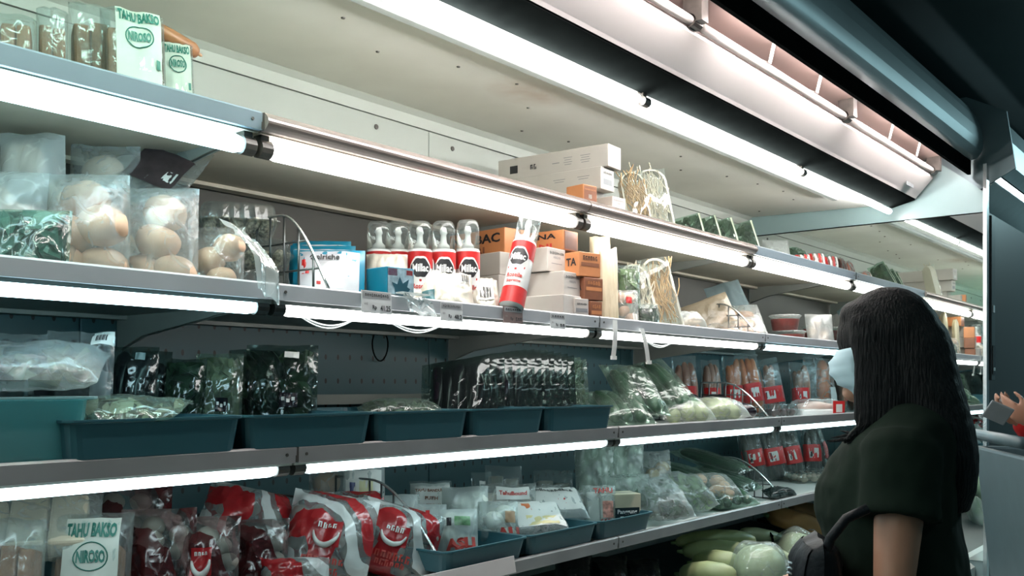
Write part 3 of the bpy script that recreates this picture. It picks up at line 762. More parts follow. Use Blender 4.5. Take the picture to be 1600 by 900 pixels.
box_at('orange_carton', 'small orange bacon carton under the white cartons, top shelf', 'carton', 1, 922, 0.072, zb+0.0, 0.068, 0.075, 0.083, -8, M_ora,
       [('front', '#brown_panel', 0.0, 0.044, 0.06, M_brn, 0.07), ('front', 'TANGENG BACON', 0.0, 0.067, 0.054, M_ora), ('front', '#white_square', 0.0, 0.045, 0.016, M_paper, 0.014)])
box_at('small_white_carton', 'small white carton beside the orange bacon carton on the top shelf', 'carton', 1, 967, 0.066, zb, 0.075, 0.08, 0.068, -4, M_card,
       [('front', '~12', 0, 0.055, 0.062, M_grey), ('front', '~3', 0, 0.045, 0.016, M_grey), ('front', '#print_line', 0, 0.03, 0.045, M_grey, 0.002)])

# trays of dried noodles leaning on the cartons
def noodle_pack(label, l, px0, px1, ytop, Y, yaw, tilt, seed, strand=None, group='leaning noodle packs', roll=0, zb=None):
    loc, w, h = fit(l, px0, px1, ytop, Y, yaw, zb, 0.03)
    h = h/math.cos(R(tilt))
    o = thing('noodle_pack', label, 'noodle pack', loc, R(yaw), -R(tilt), R(roll), group)
    rng = random.Random(seed)
    # pale foam tray with raised walls, rounded at the top
    prof = []
    for k in range(9):
        a = PI*k/8; prof.append((w/2*math.cos(a), h*0.80+h*0.20*math.sin(a)))
    prof += [(-w/2, 0.0), (w/2, 0.0)]
    n = len(prof); b = MB()
    for y in (0.022, -0.012): b.v += [(x, y, z) for x, z in prof]
    b.v += [(x*0.86, -0.012, 0.012+z*0.93) for x, z in prof]+[(x*0.82, 0.016, 0.014+z*0.91) for x, z in prof]
    for i in range(3):
        for j in range(n): b.f.append((i*n+j, i*n+(j+1) % n, (i+1)*n+(j+1) % n, (i+1)*n+j))
    b.f.append(tuple(range(n))); b.f.append(tuple(3*n+j for j in range(n)))
    b.build('foam_tray', mat('foam_tray_cream', (0.74, 0.70, 0.60), 0.5, var=0.05), o)
    q = strands(70, w*0.84, h*1.25, 0.034, rng, 0.002).build('noodle_strands', strand or M_noodle, o, smooth=True); q['kind'] = 'stuff'
    Pf = Pillow(w*1.02, h*1.0, 0.03, seed, 5, 0.003, 1, 0.02)
    f = Pf.skin(12, 12).build('film', F_shiny, o, smooth=True); f.location = (0, -0.008, 0.0)
    return o
noodle_pack('straw noodle pack leaning against the small white carton, top shelf', 1, 980, 1022, 266, 0.10, -38, 14, 11, roll=-6)
noodle_pack('paler sprout pack with rounded top, last before the green packs on the top shelf', 1, 1006, 1058, 262, 0.075, -40, 10, 12, M_sprout, roll=-8)
# green leaf packs leaning, top shelf
for k, (a, b, yt, Yp, tl, lab) in enumerate((
    (1062, 1108, 332, 0.16, 20, 'first leafy green pack next to the sprout pack, top shelf'),
    (1090, 1134, 334, 0.14, 24, 'second leafy green pack in the leaning row, top shelf'),
    (1112, 1160, 338, 0.13, 24, 'third leafy green pack, with pale tray edge, top shelf'),
    (1146, 1192, 342, 0.10, 26, 'last leafy green tray in the leaning row, top shelf'))):
    o, P = pouch('leafy_green_pack', lab, 'vegetable pack', 1, a, b, yt, Yp, 0.045, -62, tl, F_green, ('leaves', 70, M_leaf, 0.03), (('tray_edge', 0.86, 0.99, 0.02, 0.98, mat('pale_tray_edge', (0.5, 0.55, 0.42), 0.5)),), (), 'leafy green packs on the top shelf', seed=20+k, roll=-14)
pouch('empty_clear_bag', 'cloudy clear bag lying beside the mirror on the top shelf', 'bag', 1, 1196, 1240, 372, 0.22, 0.08, -45, 20, F_cloud, None, seed=31)
for k, (a, b, yt, Yp, lab) in enumerate((
    (1240, 1268, 397, 0.09, 'red and white striped sausage bag nearest the leafy packs, top shelf'),
    (1262, 1292, 394, 0.10, 'middle red sausage bag on the top shelf above the shopper'),
    (1286, 1312, 399, 0.09, 'red striped sausage bag closest to the mirror, top shelf'))):
    o, P = pouch('sausage_bag', lab, 'food bag', 1, a, b, yt, Yp, 0.07, -45, 12, F_clear, ('sausage', 3, 0.016, mat('sausage_red', (0.45, 0.10, 0.05), 0.4, var=0.2)),
        [('red_stripe', -0.9+0.45*q, -0.66+0.45*q, 0.1, 0.9, M_red if q % 2 == 0 else M_paper) for q in range(4)], (), 'striped sausage bags on the top shelf', seed=40+k)
pouch('clear_food_bag', 'crinkled clear bag beside the striped sausage bags, top shelf', 'food bag', 1, 1308, 1345, 410, 0.09, 0.07, -45, 14, F_frost, ('bread_roll', 2, 0.022, M_bun), seed=45)
# dark greens further back on the top shelf
for k, (a, b, yt, lab) in enumerate(((1236, 1270, 383, 'dark green pouch at the back of the top shelf, nearer the leafy packs'), (1268, 1304, 381, 'dark green pouch at the back of the top shelf, nearer the mirror'))):
    pouch('green_pouch', lab, 'vegetable pack', 1, a, b, yt, 0.25, 0.05, -50, 20, F_green, ('leaves', 40, M_leaf, 0.03), group='green pouches behind the sausage bags', seed=47+k)
# ------------------------------------------------------------------ second shelf (level 2)
GB = 'bagged buns on the second shelf'
o, P = pouch('pickled_greens_bag', 'dark green bag of pickled vegetables at the frame edge, second shelf', 'food bag', 2, -25, 104, 322, 0.055, 0.10, -42, 16, F_green, ('leaves', 60, mat('pickle_green', (0.02, 0.09, 0.08), 0.3, var=0.4), 0.05), seed=51, sag=0.7)
pouch('bun_bag', 'large clear bag of round buns standing at the front, second shelf', 'bread bag', 2, 62, 200, 268, 0.10, 0.15, -44, 6, F_frost, ('bun', 6, 0.050, M_bun), group=GB, seed=52, sag=0.7)
pouch('bun_bag', 'clear bag of brown buns beside the quail eggs, second shelf', 'bread bag', 2, 190, 309, 292, 0.075, 0.14, -46, 5, F_frost, ('bun', 6, 0.046, M_bun), group=GB, seed=53, sag=0.7)
pouch('bun_bag', 'pale bun bag behind the two large front bags', 'bread bag', 2, 104, 216, 222, 0.30, 0.13, -44, 4, F_frost, ('bun', 5, 0.048, M_bunp), group=GB, seed=54, sag=0.7)
pouch('bun_bag', 'bun bag at the back, cut by the frame edge', 'bread bag', 2, -10, 96, 202, 0.26, 0.13, -44, 6, F_cloud, ('bun', 5, 0.048, M_bunp), group=GB, seed=55)
pouch('bun_bag', 'milky bun bag at the frame edge above the pickled greens', 'bread bag', 2, -70, 66, 262, 0.15, 0.12, -44, 10, F_cloud, ('bun', 5, 0.05, M_bunp), group=GB, seed=56)
# dark labelled pouch lying on the back bag
o, P = pouch('dark_label_pouch', 'clear pouch with dark purple label lying on the rear bun bag', 'food pack', 2, 140, 262, 188, 0.24, 0.02, -52, 40, F_clear, None,
    [('purple_label', -0.6, 0.75, 0.25, 0.75, mat('purple_label', (0.040, 0.028, 0.030), 0.35, var=0.4, scale=30)), ('white_sticker', 0.35, 0.65, 0.35, 0.5, M_paper)], (), zb=S(2)+0.215, seed=57, roll=22)
o, P = pouch('bun_bag', 'small bun bag whose empty film end hangs over the price rail', 'bread bag', 2, 300, 380, 352, 0.075, 0.09, -50, 10, F_clear, ('bun', 4, 0.036, M_bun), group=GB, seed=58, sag=0.7)
# the loose film end hanging over the rail: its own curved sheet
yb = -0.018; xa, xb = Xat(352, 0.03), Xat(423, -0.02)
b = MB(); nx, ny = 10, 14
inv = Matrix.Translation(Vector(o.location)) @ o.rotation_euler.to_matrix().to_4x4()
inv = inv.inverted()
for j in range(ny+1):
    for i in range(nx+1):
        q = j/ny; u = i/nx
        y = 0.07-0.11*min(1, q*1.6)+0.004*math.sin(u*9+q*4)
        z = S(2)+0.155-0.06*q-0.13*max(0, q-0.25)**1.1+0.004*math.sin(u*13)-0.03*u
        X = xa+(xb-xa)*(u*0.75+0.25*q)
        b.v.append(tuple(inv @ Vector((X, y-0.012, z))))
for j in range(ny):
    for i in range(nx): b.f.append((j*(nx+1)+i, j*(nx+1)+i+1, (j+1)*(nx+1)+i+1, (j+1)*(nx+1)+i))
b.build('hanging_film_end', film('hanging_film', opacity=0.5, rough=0.2, body=(0.8, 0.84, 0.82)), o, smooth=True)

# quail eggs in ridged clamshells
def clamshell(label, l, px0, px1, ytop, Y, yaw, zb, h, seed, d=0.11, content=M_quail, n=12, group='stacked quail egg clamshells', cat='egg pack', nm='egg'):
    loc, w, _ = fit(l, px0, px1, ytop, Y, yaw, zb, d*0.6)
    o = thing('clamshell_pack', label, cat, loc, R(yaw), 0, 0, group)
    rng = random.Random(seed)
    def shell(z0, z1, w0, w1):
        b = MB(); N = 28
        for k, (z, ww, dd) in enumerate(((z0, w0, d*w0/w), (z1, w1, d*w1/w))):
            pass
        return b
    def ring(ww, dd, z, rip=0.0):
        pts = []
        for k in range(48):
            a = 2*PI*k/48; c, s = math.cos(a), math.sin(a)
            q = (abs(c)**6+abs(s)**6)**(-1/6.0)
            rr = 1+rip*(1 if k % 2 else -1)
            pts.append((c*q*ww/2*rr, d/2+s*q*dd/2*rr, z))
        return pts
    def loft(rings, name, m):
        b = MB(); n_ = 48
        for r in rings: b.v += r
        for i in range(len(rings)-1):
            for j in range(n_): b.f.append((i*n_+j, i*n_+(j+1) % n_, (i+1)*n_+(j+1) % n_, (i+1)*n_+j))
        b.f.append(tuple((len(rings)-1)*n_+j for j in range(n_)))
        return b.build(name, m, o)
    loft([ring(w*0.86, d*0.86, 0.001), ring(w*0.97, d*0.97, h*0.48, 0.012)], 'base_shell', F_shiny)
    MB().add(ring(w*1.06, d*1.06, h*0.49)+ring(w*1.06, d*1.06, h*0.53), [(j, (j+1) % 48, 48+(j+1) % 48, 48+j) for j in range(48)]+[tuple(range(48)), tuple(range(48, 96))]).build('rim', F_shiny, o)
    loft([ring(w*0.98, d*0.98, h*0.53, 0.015), ring(w*0.90, d*0.90, h*0.93, 0.02), ring(w*0.84, d*0.84, h)], 'ridged_lid', film('ridged_lid_plastic', opacity=0.06, rough=0.1, bump=0.1, body=(0.85, 0.88, 0.85)))
    k = 0; nc = max(2, n//3)
    for r_ in range(3):
        for c_ in range(nc):
            rad = min(w*0.86/nc, d*0.86/3)*0.5
            e = MB().ball((0, 0, 0), (rad*0.95, rad*0.95, h*0.30), 10, 7, seed=k).build(nm, content, o, smooth=True)
            e.location = (-w*0.43+w*0.86*(c_+0.5)/nc, d*(0.07+0.86*(r_+0.5)/3), h*0.38+rng.uniform(-1, 1)*h*0.03)
            e.rotation_euler = (rng.uniform(-.8, .8), rng.uniform(-.8, .8), rng.uniform(0, 6)); k += 1
    return o
z2 = S(2)
clamshell('quail egg clamshell on top of the stack, second shelf', 2, 308, 440, 290, 0.20, -32, z2+0.165, 0.085, 1, d=0.13, n=15)
clamshell('quail egg clamshell in the middle of the stack, second shelf', 2, 322, 462, 340, 0.17, -32, z2+0.082, 0.082, 2, d=0.13, n=15)
clamshell('quail egg clamshell at the bottom of the stack, second shelf', 2, 345, 462, 390, 0.15, -32, z2+0.001, 0.080, 3, d=0.13, n=15)
divider('wire_divider', 'curved wire divider between the quail eggs and the blue pouches', Xat(470, 0.13), 0.03, 0.30, z2, 0.215, 5)
# blue and white pouches
for k, (a, b_, yt, Yp, lab) in enumerate(((452, 545, 370, 0.19, 'blue edged pouch at the back of its row'), (448, 552, 378, 0.14, 'blue edged pouch in the middle of its row'), (455, 568, 386, 0.075, 'white pouch with blue edges and red mark beside the wire divider'))):
    pr = [('Gelriche', -0.1, 0.80, 0.42, M_ink, 0.004)] if k == 2 else []
    pouch('dessert_pouch', lab, 'food pouch', 2, a, b_, yt, Yp, 0.035, -46, 22, M_blue, None,
          [('white_front', -0.84, 0.86, 0.08, 0.93, mat('pouch_silver_white', (0.44, 0.46, 0.50), 0.22, var=0.08, bump=0.3)), ('red_mark', -0.74, -0.52, 0.5, 0.76, M_red), ('small_red_mark', -0.3, -0.18, 0.3, 0.36, M_red), ('dark_dot', -0.74, -0.62, 0.14, 0.24, mat('navy', (0.02, 0.03, 0.12), 0.4))] if k == 2 else [('white_front', -0.84, 0.86, 0.08, 0.9, mat('pouch_silver_white', (0.44, 0.46, 0.50), 0.22))], pr, 'blue edged pouches', seed=60+k, p=4, wr=0.003, seam=0.07, sag=1)
# blue carton with a picture
bc = box_at('blue_carton', 'small blue carton with a picture, standing at the second shelf front', 'carton', 2, 626, 0.035, z2+0.001, 0.088, 0.085, 0.098, -6, M_blue,
    [('front', '#picture_panel', 0.0, 0.05, 0.082, mat('picture_blue_grey', (0.25, 0.36, 0.42), 0.4, var=0.5, scale=40), 0.09), ('front', '#peach_panel', 0.0, 0.017, 0.082, mat('peach', (0.62, 0.40, 0.27), 0.4), 0.026), ('front', '#red_tag', 0.028, 0.086, 0.02, M_red, 0.012), ('front', '#purple_mark', -0.026, 0.085, 0.03, mat('plum', (0.22, 0.02, 0.10), 0.4), 0.018)])
MB().add([(-0.018, -0.0016, 0.03), (0.012, -0.0016, 0.026), (0.03, -0.0016, 0.045), (0.02, -0.0016, 0.05), (0.026, -0.0016, 0.07), (0.006, -0.0016, 0.058), (-0.004, -0.0016, 0.075), (-0.012, -0.0016, 0.055), (-0.03, -0.0016, 0.06), (-0.02, -0.0016, 0.045)], [tuple(range(10))]).build('dark_picture_shape', mat('picture_teal', (0.01, 0.06, 0.09), 0.4), bc)
# white wrapped packs with barcodes
def barcode(o, P, u, v, su, sv):
    P.patch(u-su, u+su, v-sv, v+sv, 0.003, nx=2, ny=2).build('barcode_sticker', M_paper, o)
    for k in range(7):
        x = u-su*0.7+su*1.4*k/7
        P.patch(x, x+su*(0.1 if k % 2 else 0.15), v-sv*0.7, v+sv*0.6, 0.004, nx=1, ny=2).build('barcode_bar', M_ink, o)
M_wrap = mat('wrapped_white_block', (0.50, 0.48, 0.41), 0.25, var=0.06, bump=0.35, scale=10, spec=0.7)
for lab, a, b_, yt, Yp, t_, sd, tl_ in (
    ('white wrapped block behind the blue carton', 572, 640, 392, 0.10, 0.07, 71, 22),
    ('white wrapped block with barcode, below the upright cream cans', 622, 706, 394, 0.075, 0.06, 72, 30),
    ('cream wrapped block with dark corner label at the second shelf front', 652, 742, 424, 0.02, 0.06, 73, 30),
    ('small white wrapped block with barcode beside the leaning can', 732, 784, 432, 0.02, 0.05, 74, 34)):
    o, P = pouch('wrapped_block', lab, 'food pack', 2, a, b_, yt, Yp, t_, -42, tl_, M_wrap, None, (), (), 'white wrapped blocks', seed=sd, p=5, wr=0.005, seam=0.07, sag=1)
    if sd == 72: barcode(o, P, 0.35, 0.72, 0.34, 0.13)
    if sd == 74: barcode(o, P, 0.05, 0.45, 0.5, 0.2)
    if sd == 73: P.patch(-0.85, -0.42, 0.12, 0.40, 0.003).build('dark_label', mat('label_teal', (0.03, 0.12, 0.14), 0.4, var=0.4, scale=60), o); barcode(o, P, 0.72, 0.72, 0.2, 0.14)
# aerosol cream cans
def cream_can(label, loc, h, rad, rot=(0, 0, 0), turn=0.0):
    o = thing('cream_can', label, 'aerosol can', loc, rot[2], rot[0], rot[1], 'aerosol cream cans')
    hb = h*0.70
    MB().lathe([(rad*0.9, 0.0), (rad, 0.006), (rad, hb*0.97), (rad*0.93, hb)], 28).build('can_body', M_whitepl, o, smooth=True)
    def cyl(z0, z1, a0, a1, off, m, name, n=14):
        b = MB()
        for z in (z0, z1):
            for k in range(n+1):
                a = a0+(a1-a0)*k/n; b.v.append(((rad+off)*math.cos(a), (rad+off)*math.sin(a), z))
        b.f = [(k, k+1, n+2+k, n+1+k) for k in range(n)]
        return b.build(name, m, o, smooth=True)
    cyl(hb*0.70, hb*0.955, 0, 2*PI, 0.0006, M_red, 'red_band', 28)
    cyl(0.004, hb*0.26, 0, 2*PI, 0.0006, M_red, 'red_base_band', 28)
    a0 = turn
    def on(cz, off): return lambda x, y: ((rad+off)*math.cos(a0+x/rad), (rad+off)*math.sin(a0+x/rad), cz+y)
    def disc(f, rx, ry, wob, name, m):
        b = MB(); b.v.append(f(0, 0))
        for r_ in (0.25, 0.5, 0.75, 1.0):
            for k in range(24):
                t = 2*PI*k/24; b.v.append(f(r_*rx*math.cos(t)*(1+wob*math.cos(4*t)), r_*ry*math.sin(t)*(1+wob*math.cos(6*t))))
        b.f = [(0, 1+k, 1+(k+1) % 24) for k in range(24)]+[(1+24*i+k, 1+24*(i+1)+k, 1+24*(i+1)+(k+1) % 24, 1+24*i+(k+1) % 24) for i in range(3) for k in range(24)]
        b.build(name, m, o)
    disc(on(hb*0.70, 0.0012), 0.86*rad, 0.033, 0.05, 'white_badge', M_whitepl)
    disc(on(hb*0.70, 0.0017), 0.76*rad, 0.027, 0.07, 'black_badge', M_ink)
    lettering(o, 'Millac', on(hb*0.70, 0.0026), rad*1.25, M_whitepl, height=0.022)
    b = MB(); f = on(hb*0.50, 0.0010); b.add([f(-0.75*rad, 0.006), f(0, -0.002), f(0.75*rad, 0.006), f(0.75*rad, 0.012), f(0, 0.005), f(-0.75*rad, 0.012)], [(0, 1, 4, 5), (1, 2, 3, 4)]).build('red_ribbon', M_red, o)
    lettering(o, 'Roselle', on(hb*0.42, 0.0012), rad*1.3, M_redtxt, height=0.014)
    lettering(o, 'Supreme', on(hb*0.33, 0.0012), rad*1.2, M_redtxt, height=0.012)
    MB().lathe([(rad*0.55, hb), (rad*0.5, hb+0.012), (rad*0.28, hb+0.02), (rad*0.22, hb+h*0.16), (rad*0.32, hb+h*0.18), (rad*0.2, hb+h*0.24)], 16).build('nozzle', M_whitepl, o, smooth=True)
    MB().lathe([(rad*0.97, hb*0.985), (rad*0.96, hb+h*0.22), (rad*0.86, h-0.006), (rad*0.70, h)], 28).build('clear_cap', F_shiny, o, smooth=True)
    return o
for px, Yp, lab in ((731, 0.13, 'upright cream can closest to the orange box'), (693, 0.15, 'second upright cream can from the orange box'), (656, 0.17, 'third upright cream can from the orange box'),
                    (622, 0.24, 'fourth upright cream can, in shade at the back'), (592, 0.26, 'fifth upright cream can, deepest in the shade')):
    hh = Zat(345 if px > 700 else 347, Xat(px, Yp), Yp)-z2
    cream_can(lab, (Xat(px, Yp), Yp, z2), min(hh, 0.285), 0.0345, turn=-PI/2+R(FACE)+0.15)
# the can leaning outward in front of the boxes
pb = Vector((Xat(801, -0.004), 0.002, z2+0.022)); pt_ = Vector((Xat(829, 0.02), 0.02, Zat(338, Xat(829, 0.02), 0.02)))
dv = pt_-pb; Lc = dv.length; dn = dv.normalized()
eul = dn.to_track_quat('Z', 'Y').to_euler('XYZ')
o = cream_can('cream can leaning askew over the front of the second shelf rail', pb, Lc, 0.0355, (eul.x, eul.y, eul.z), 0.0)
# turn the can about its axis so that the badge shows towards the camera
tocam = (Vector((0, -CAMD, EYE))-pb); best = None
for k in range(72):
    q = dn.to_track_quat('Z', 'Y') @ Matrix.Rotation(2*PI*k/72, 3, 'Z').to_quaternion()
    s_ = (q @ Vector((1, 0, 0))).dot(tocam)
    if best is None or s_ > best[0]: best = (s_, q)
o.rotation_euler = (best[1] @ Matrix.Rotation(-0.35, 3, 'Z').to_quaternion()).to_euler('XYZ')

# cartons in the middle of the second shelf
GC = 'cartons stacked in the middle of the second shelf'
def orange_long(label, px, Y, z, w, d, h, yaw, word1, word2):
    return box_at('orange_carton', label, 'carton', 2, px, Y, z, w, d, h, yaw, M_ora, [('left', word1, -0.02, h*0.68, d*0.62, M_ink, h*0.34), ('left', word2, -0.02, h*0.25, d*0.5, M_redtxt, h*0.24), ('front', '#brown_panel', 0, h*0.5, w*0.86, M_brn, h*0.86)], GC)
X1 = Xat(890, 0.05)
def stack(label, dx, Y, z, w, d, h, yaw, m=M_card, faces=()):
    return carton('white_carton' if m is M_card else 'orange_carton', label, 'carton', (X1+dx, Y, z), w, d, h, yaw, m, list(faces), GC)
hh = 0.076
front_lab = lambda w, h: [('front', '~11', 0, h*0.78, w*0.8, M_ink), ('front', '~6', 0, h*0.6, w*0.4, M_grey), ('front', '#print_line', 0, h*0.35, w*0.6, M_grey, 0.002)]
side_lab = lambda h: lines('left', 0.06, h*0.75, 4, 0.05, 0.010)+[('left', '#outline_mark', 0.14, h*0.5, 0.035, M_grey, 0.003)]
stack('lowest white carton of the second shelf stack', -0.02, 0.025, z2+0.001, 0.105, 0.36, hh+0.006, 3, faces=side_lab(hh)+[('left', 'o', -0.13, 0.015, 0.008, M_grey)])
stack('middle white carton of the second shelf stack, with inked end', 0.015, 0.05, z2+0.084, 0.10, 0.36, hh, 4, faces=side_lab(hh)+front_lab(0.10, hh))
stack('upper white carton of the second shelf stack, below the orange carton', 0.0, 0.10, z2+0.162, 0.10, 0.36, hh, 2, faces=side_lab(hh)+front_lab(0.10, hh))
orange_long('orange carton topmost on the second shelf stack', 892, 0.11, z2+0.240, 0.085, 0.26, 0.066, 2, 'JUANA', 'MANI')
carton('orange_carton', 'long orange carton behind the leaning can, black lettering', 'carton', (Xat(806, 0.20), 0.20, z2+0.215), 0.10, 0.26, 0.085, -6, M_ora, [('left', 'NG BAC', 0.0, 0.056, 0.22, M_ink, 0.03), ('left', 'DURI', 0.02, 0.020, 0.12, M_brn, 0.022)], GC)
for k in range(3):
    carton('white_carton', ('lowest', 'middle', 'upper')[k]+' white carton of the stack behind the leaning can', 'carton', (Xat(800, 0.17)+0.004*k, 0.17, z2+0.001+0.0715*k), 0.12, 0.30, 0.0705, -6, M_card, side_lab(0.07), GC)
sm = lambda lab, px, Y, z, w, h, m, txt, yaw=-10: box_at('small_carton', lab, 'carton', 2, px, Y, z, w, 0.07, h, yaw, m, [('front', '#print_panel', 0, h*0.5, w*0.84, M_brn if m is M_ora else (M_grey if m is M_card else M_ora), h*0.16), ('front', txt, 0, h*0.76, w*0.7, M_ink if m is not M_brn else M_ora), ('left', 'TA', 0, h*0.6, 0.045, M_ink)], 'small cartons beside the white stack')
sm('small white carton on the shelf, between white stack and brown carton', 909, 0.012, z2+0.001, 0.062, 0.074, M_card, '~8')
sm('small brown carton at the rail, lowest of its pile', 932, 0.02, z2+0.001, 0.055, 0.072, M_brn, '~4')
sm('small brown carton with orange print, middle of its pile', 928, 0.025, z2+0.076, 0.085, 0.072, M_brn, '~5')
sm('small orange carton, top of the pile beside the white stack', 922, 0.03, z2+0.150, 0.098, 0.078, M_ora, '~6')
# cream flat packs standing on edge
for k, (a, b_, yt, Yp, lab) in enumerate(((922, 958, 368, 0.13, 'taller cream flat pack behind the small cartons'), (936, 968, 386, 0.07, 'cream flat pack standing beside the small cartons'))):
    pouch('cream_flat_pack', lab, 'food pack', 2, a, b_, yt, Yp, 0.035, -35, 3, mat('cream_pack_film', (0.66, 0.58, 0.42), 0.25, var=0.08, spec=0.7), None, group='cream flat packs', seed=80+k, p=6, wr=0.002, seam=0.04)
# greens and sprouts
pouch('leafy_green_pack', 'light green lettuce pack behind the sprout packs, second shelf', 'vegetable pack', 2, 966, 1004, 412, 0.12, 0.06, -45, 8, F_clear, ('leaves', 60, M_leafl, 0.03), seed=83)
pouch('mixed_food_pack', 'small clear pack with red label beside the cream flat pack', 'food pack', 2, 962, 1000, 452, 0.04, 0.05, -45, 10, F_frost, ('bun', 4, 0.022, M_bun), [('red_label', -0.2, 0.3, 0.62, 0.78, M_red), ('barcode_sticker', 0.35, 0.75, 0.1, 0.35, M_paper)], seed=84)
pouch('leafy_green_pack', 'low dark green pack at the rail under the sprout packs', 'vegetable pack', 2, 994, 1032, 474, 0.025, 0.05, -45, 14, F_clear, ('leaves', 60, M_leaf, 0.025), seed=85)
noodle_pack('sprout pack leaning behind the straw noodle pack, second shelf', 2, 984, 1034, 410, 0.085, -42, 18, 86, M_sprout, roll=-8)
noodle_pack('large straw noodle pack leaning at the second shelf rail', 2, 1022, 1072, 400, 0.035, -42, 14, 87, roll=-10)
# bags further along
lying('white_food_bag', 'small white crinkled bag beside the large noodle pack, second shelf', 'food bag', 2, 1085, 0.03, 0.11, 0.10, 0.06, -40, F_cloud, ('bun', 4, 0.022, M_bunp), seed=90, pitch=60)
pouch('tan_pouch', 'tan pouch tilted upward behind the bread bags, second shelf', 'food pouch', 2, 1080, 1160, 464, 0.13, 0.06, -50, 20, mat('tan_pouch_film', (0.42, 0.35, 0.26), 0.25, var=0.12, bump=0.4, spec=0.7), None, seed=91, roll=-20, zb=z2+0.03)
for k, (a, b_, yt, Yp, tl_, lab) in enumerate(((1108, 1206, 474, 0.065, 40, 'peach bread bag lying above another beside the red tubs'), (1100, 1204, 496, 0.02, 45, 'pale bread bag lying at the rail beside the red tubs'))):
    pouch('bread_bag', lab, 'bread bag', 2, a, b_, yt, Yp, 0.07, -46, tl_, F_frost, ('bread_roll', 2, 0.026, mat('bread_peach', (0.55, 0.33, 0.21), 0.5, var=0.15)), group='bread bags lying on the second shelf', seed=92+k, roll=-4)
divider('wire_divider', 'wire divider behind the tan pouch, second shelf', Xat(1150, 0.15), 0.05, 0.32, z2, 0.16, 6)
pouch('silver_pouch', 'bluish silver crinkled pouch leaning at the wire divider, second shelf', 'food pouch', 2, 1138, 1196, 434, 0.15, 0.05, -50, 28, film('silver_film', opacity=0.6, rough=0.12, body=(0.45, 0.6, 0.65)), None, seed=96, roll=-16)
def red_tub(label, px0, px1, ytop, Y, zb, h):
    loc, w, _ = fit(2, px0, px1, ytop, Y, -40, zb)
    r_ = w/2
    o = thing('sauce_tub', label, 'food tub', loc, 0, 0, 0, 'red sauce tubs with clear lids')
    MB().lathe([(r_*0.80, 0), (r_*0.92, h*0.7), (r_*0.92, h*0.72)], 24).build('red_contents', M_sauce, o, smooth=True)
    MB().lathe([(r_*0.83, -0.001), (r_*0.97, h*0.86), (r_*1.04, h*0.88), (r_*1.04, h*0.92), (r_*0.99, h*0.93)], 24).build('clear_tub', F_shiny, o, smooth=True)
    MB().lathe([(r_*1.05, h*0.90), (r_*1.05, h*0.95), (r_*0.9, h), (r_*0.3, h*0.99)], 24).build('clear_lid', F_frost, o, smooth=True)
red_tub('red sauce tub standing on another tub, second shelf', 1203, 1250, 470, 0.10, z2+0.065, 0.075)
red_tub('red sauce tub at the bottom of its pair, by the bread bags', 1212, 1258, 498, 0.07, z2+0.001, 0.062)
red_tub('red sauce tub deeper on the second shelf, near the shopper’s forehead', 1254, 1296, 462, 0.16, z2+0.05, 0.07)
clamshell('low clear clamshell under the rear red tub, second shelf', 2, 1250, 1292, 495, 0.13, -35, z2+0.001, 0.048, 8, d=0.10, content=M_bunp, n=6, group=None, cat='food pack', nm='dumpling')
pouch('white_food_bag', 'white bag at the second shelf rail in front of the shopper’s face', 'food bag', 2, 1262, 1306, 490, 0.03, 0.06, -45, 15, F_cloud, ('bun', 5, 0.025, M_bunp), seed=98)
# beyond the shopper, up to the mirror
for k, px in enumerate((1318, 1336)):
    noodle_pack(('sprout pack hidden behind the shopper’s head', 'sprout pack against the mirror behind the shopper’s head')[k], 2, px-16, px+16, 455, 0.12, -45, 14, 99+k, M_sprout)

# price tags, tape strips and loose cable at the second shelf rail
def tag(label, px, py0, py1, wpx, l, m, txt=True, word='', price='', tilt=8):
    Y = LEV[l]['y']-0.020; X = Xat(px, Y); d = depth(X, Y); c = math.cos(R(0-FACE))
    w = wpx*d/FPX/c; z0, z1 = Zat(py1, X, Y), Zat(py0, X, Y); h = z1-z0
    o = thing('price_tag', label, 'price tag', (X, Y, z0), 0, R(-tilt*0.3), 0, 'price tags on the second shelf rail')
    MB().box(-w/2, w/2, -0.0006, 0.0006, 0, h).build('tag_card', m, o)
    MB().box(-w*0.4, w*0.4, 0.0007, 0.006, h*0.7, h).build('tag_clip', M_grey, o)
    MB().add([(-w*0.46, -0.0012, h*0.66), (w*0.46, -0.0012, h*0.66), (w*0.46, -0.0012, h*0.95), (-w*0.46, -0.0012, h*0.95)], [(0, 1, 2, 3)]).build('tag_header', mat('tag_header_grey', (0.3, 0.31, 0.32), 0.5), o)
    if txt:
        lettering(o, word, lambda x, y: (x, -0.0018, h*0.80+y), w*0.8, M_ink, height=h*0.16)
        lettering(o, 'Rp', lambda x, y: (-w*0.08+x, -0.0014, h*0.25+y), w*0.14, M_ink, height=h*0.24)
        lettering(o, price, lambda x, y: (w*0.28+x, -0.0014, h*0.25+y), w*0.34, M_ink, height=h*0.26)
        lettering(o, '~3', lambda x, y: (-w*0.36+x, -0.0014, h*0.4+y), w*0.12, M_grey, height=h*0.12)
M_tag = mat('tag_paper', (0.52, 0.54, 0.55), 0.5, var=0.05)
tag('price tag reading 41.25, below the blue carton', 589, 455, 490, 40, 2, M_tag, word='~11', price='41.25')
tag('price tag reading 48.2, below the wrapped blocks', 706, 473, 502, 32, 2, M_tag, word='~11', price='48.2')
tag('brown price tag below the leaning cream can', 802, 479, 505, 30, 2, mat('tag_brown', (0.17, 0.11, 0.10), 0.5, var=0.2), word='~7', price='~3')
tag('worn price tag with black header below the white carton stack', 872, 490, 514, 25, 2, M_tag, word='~5', price='~2')
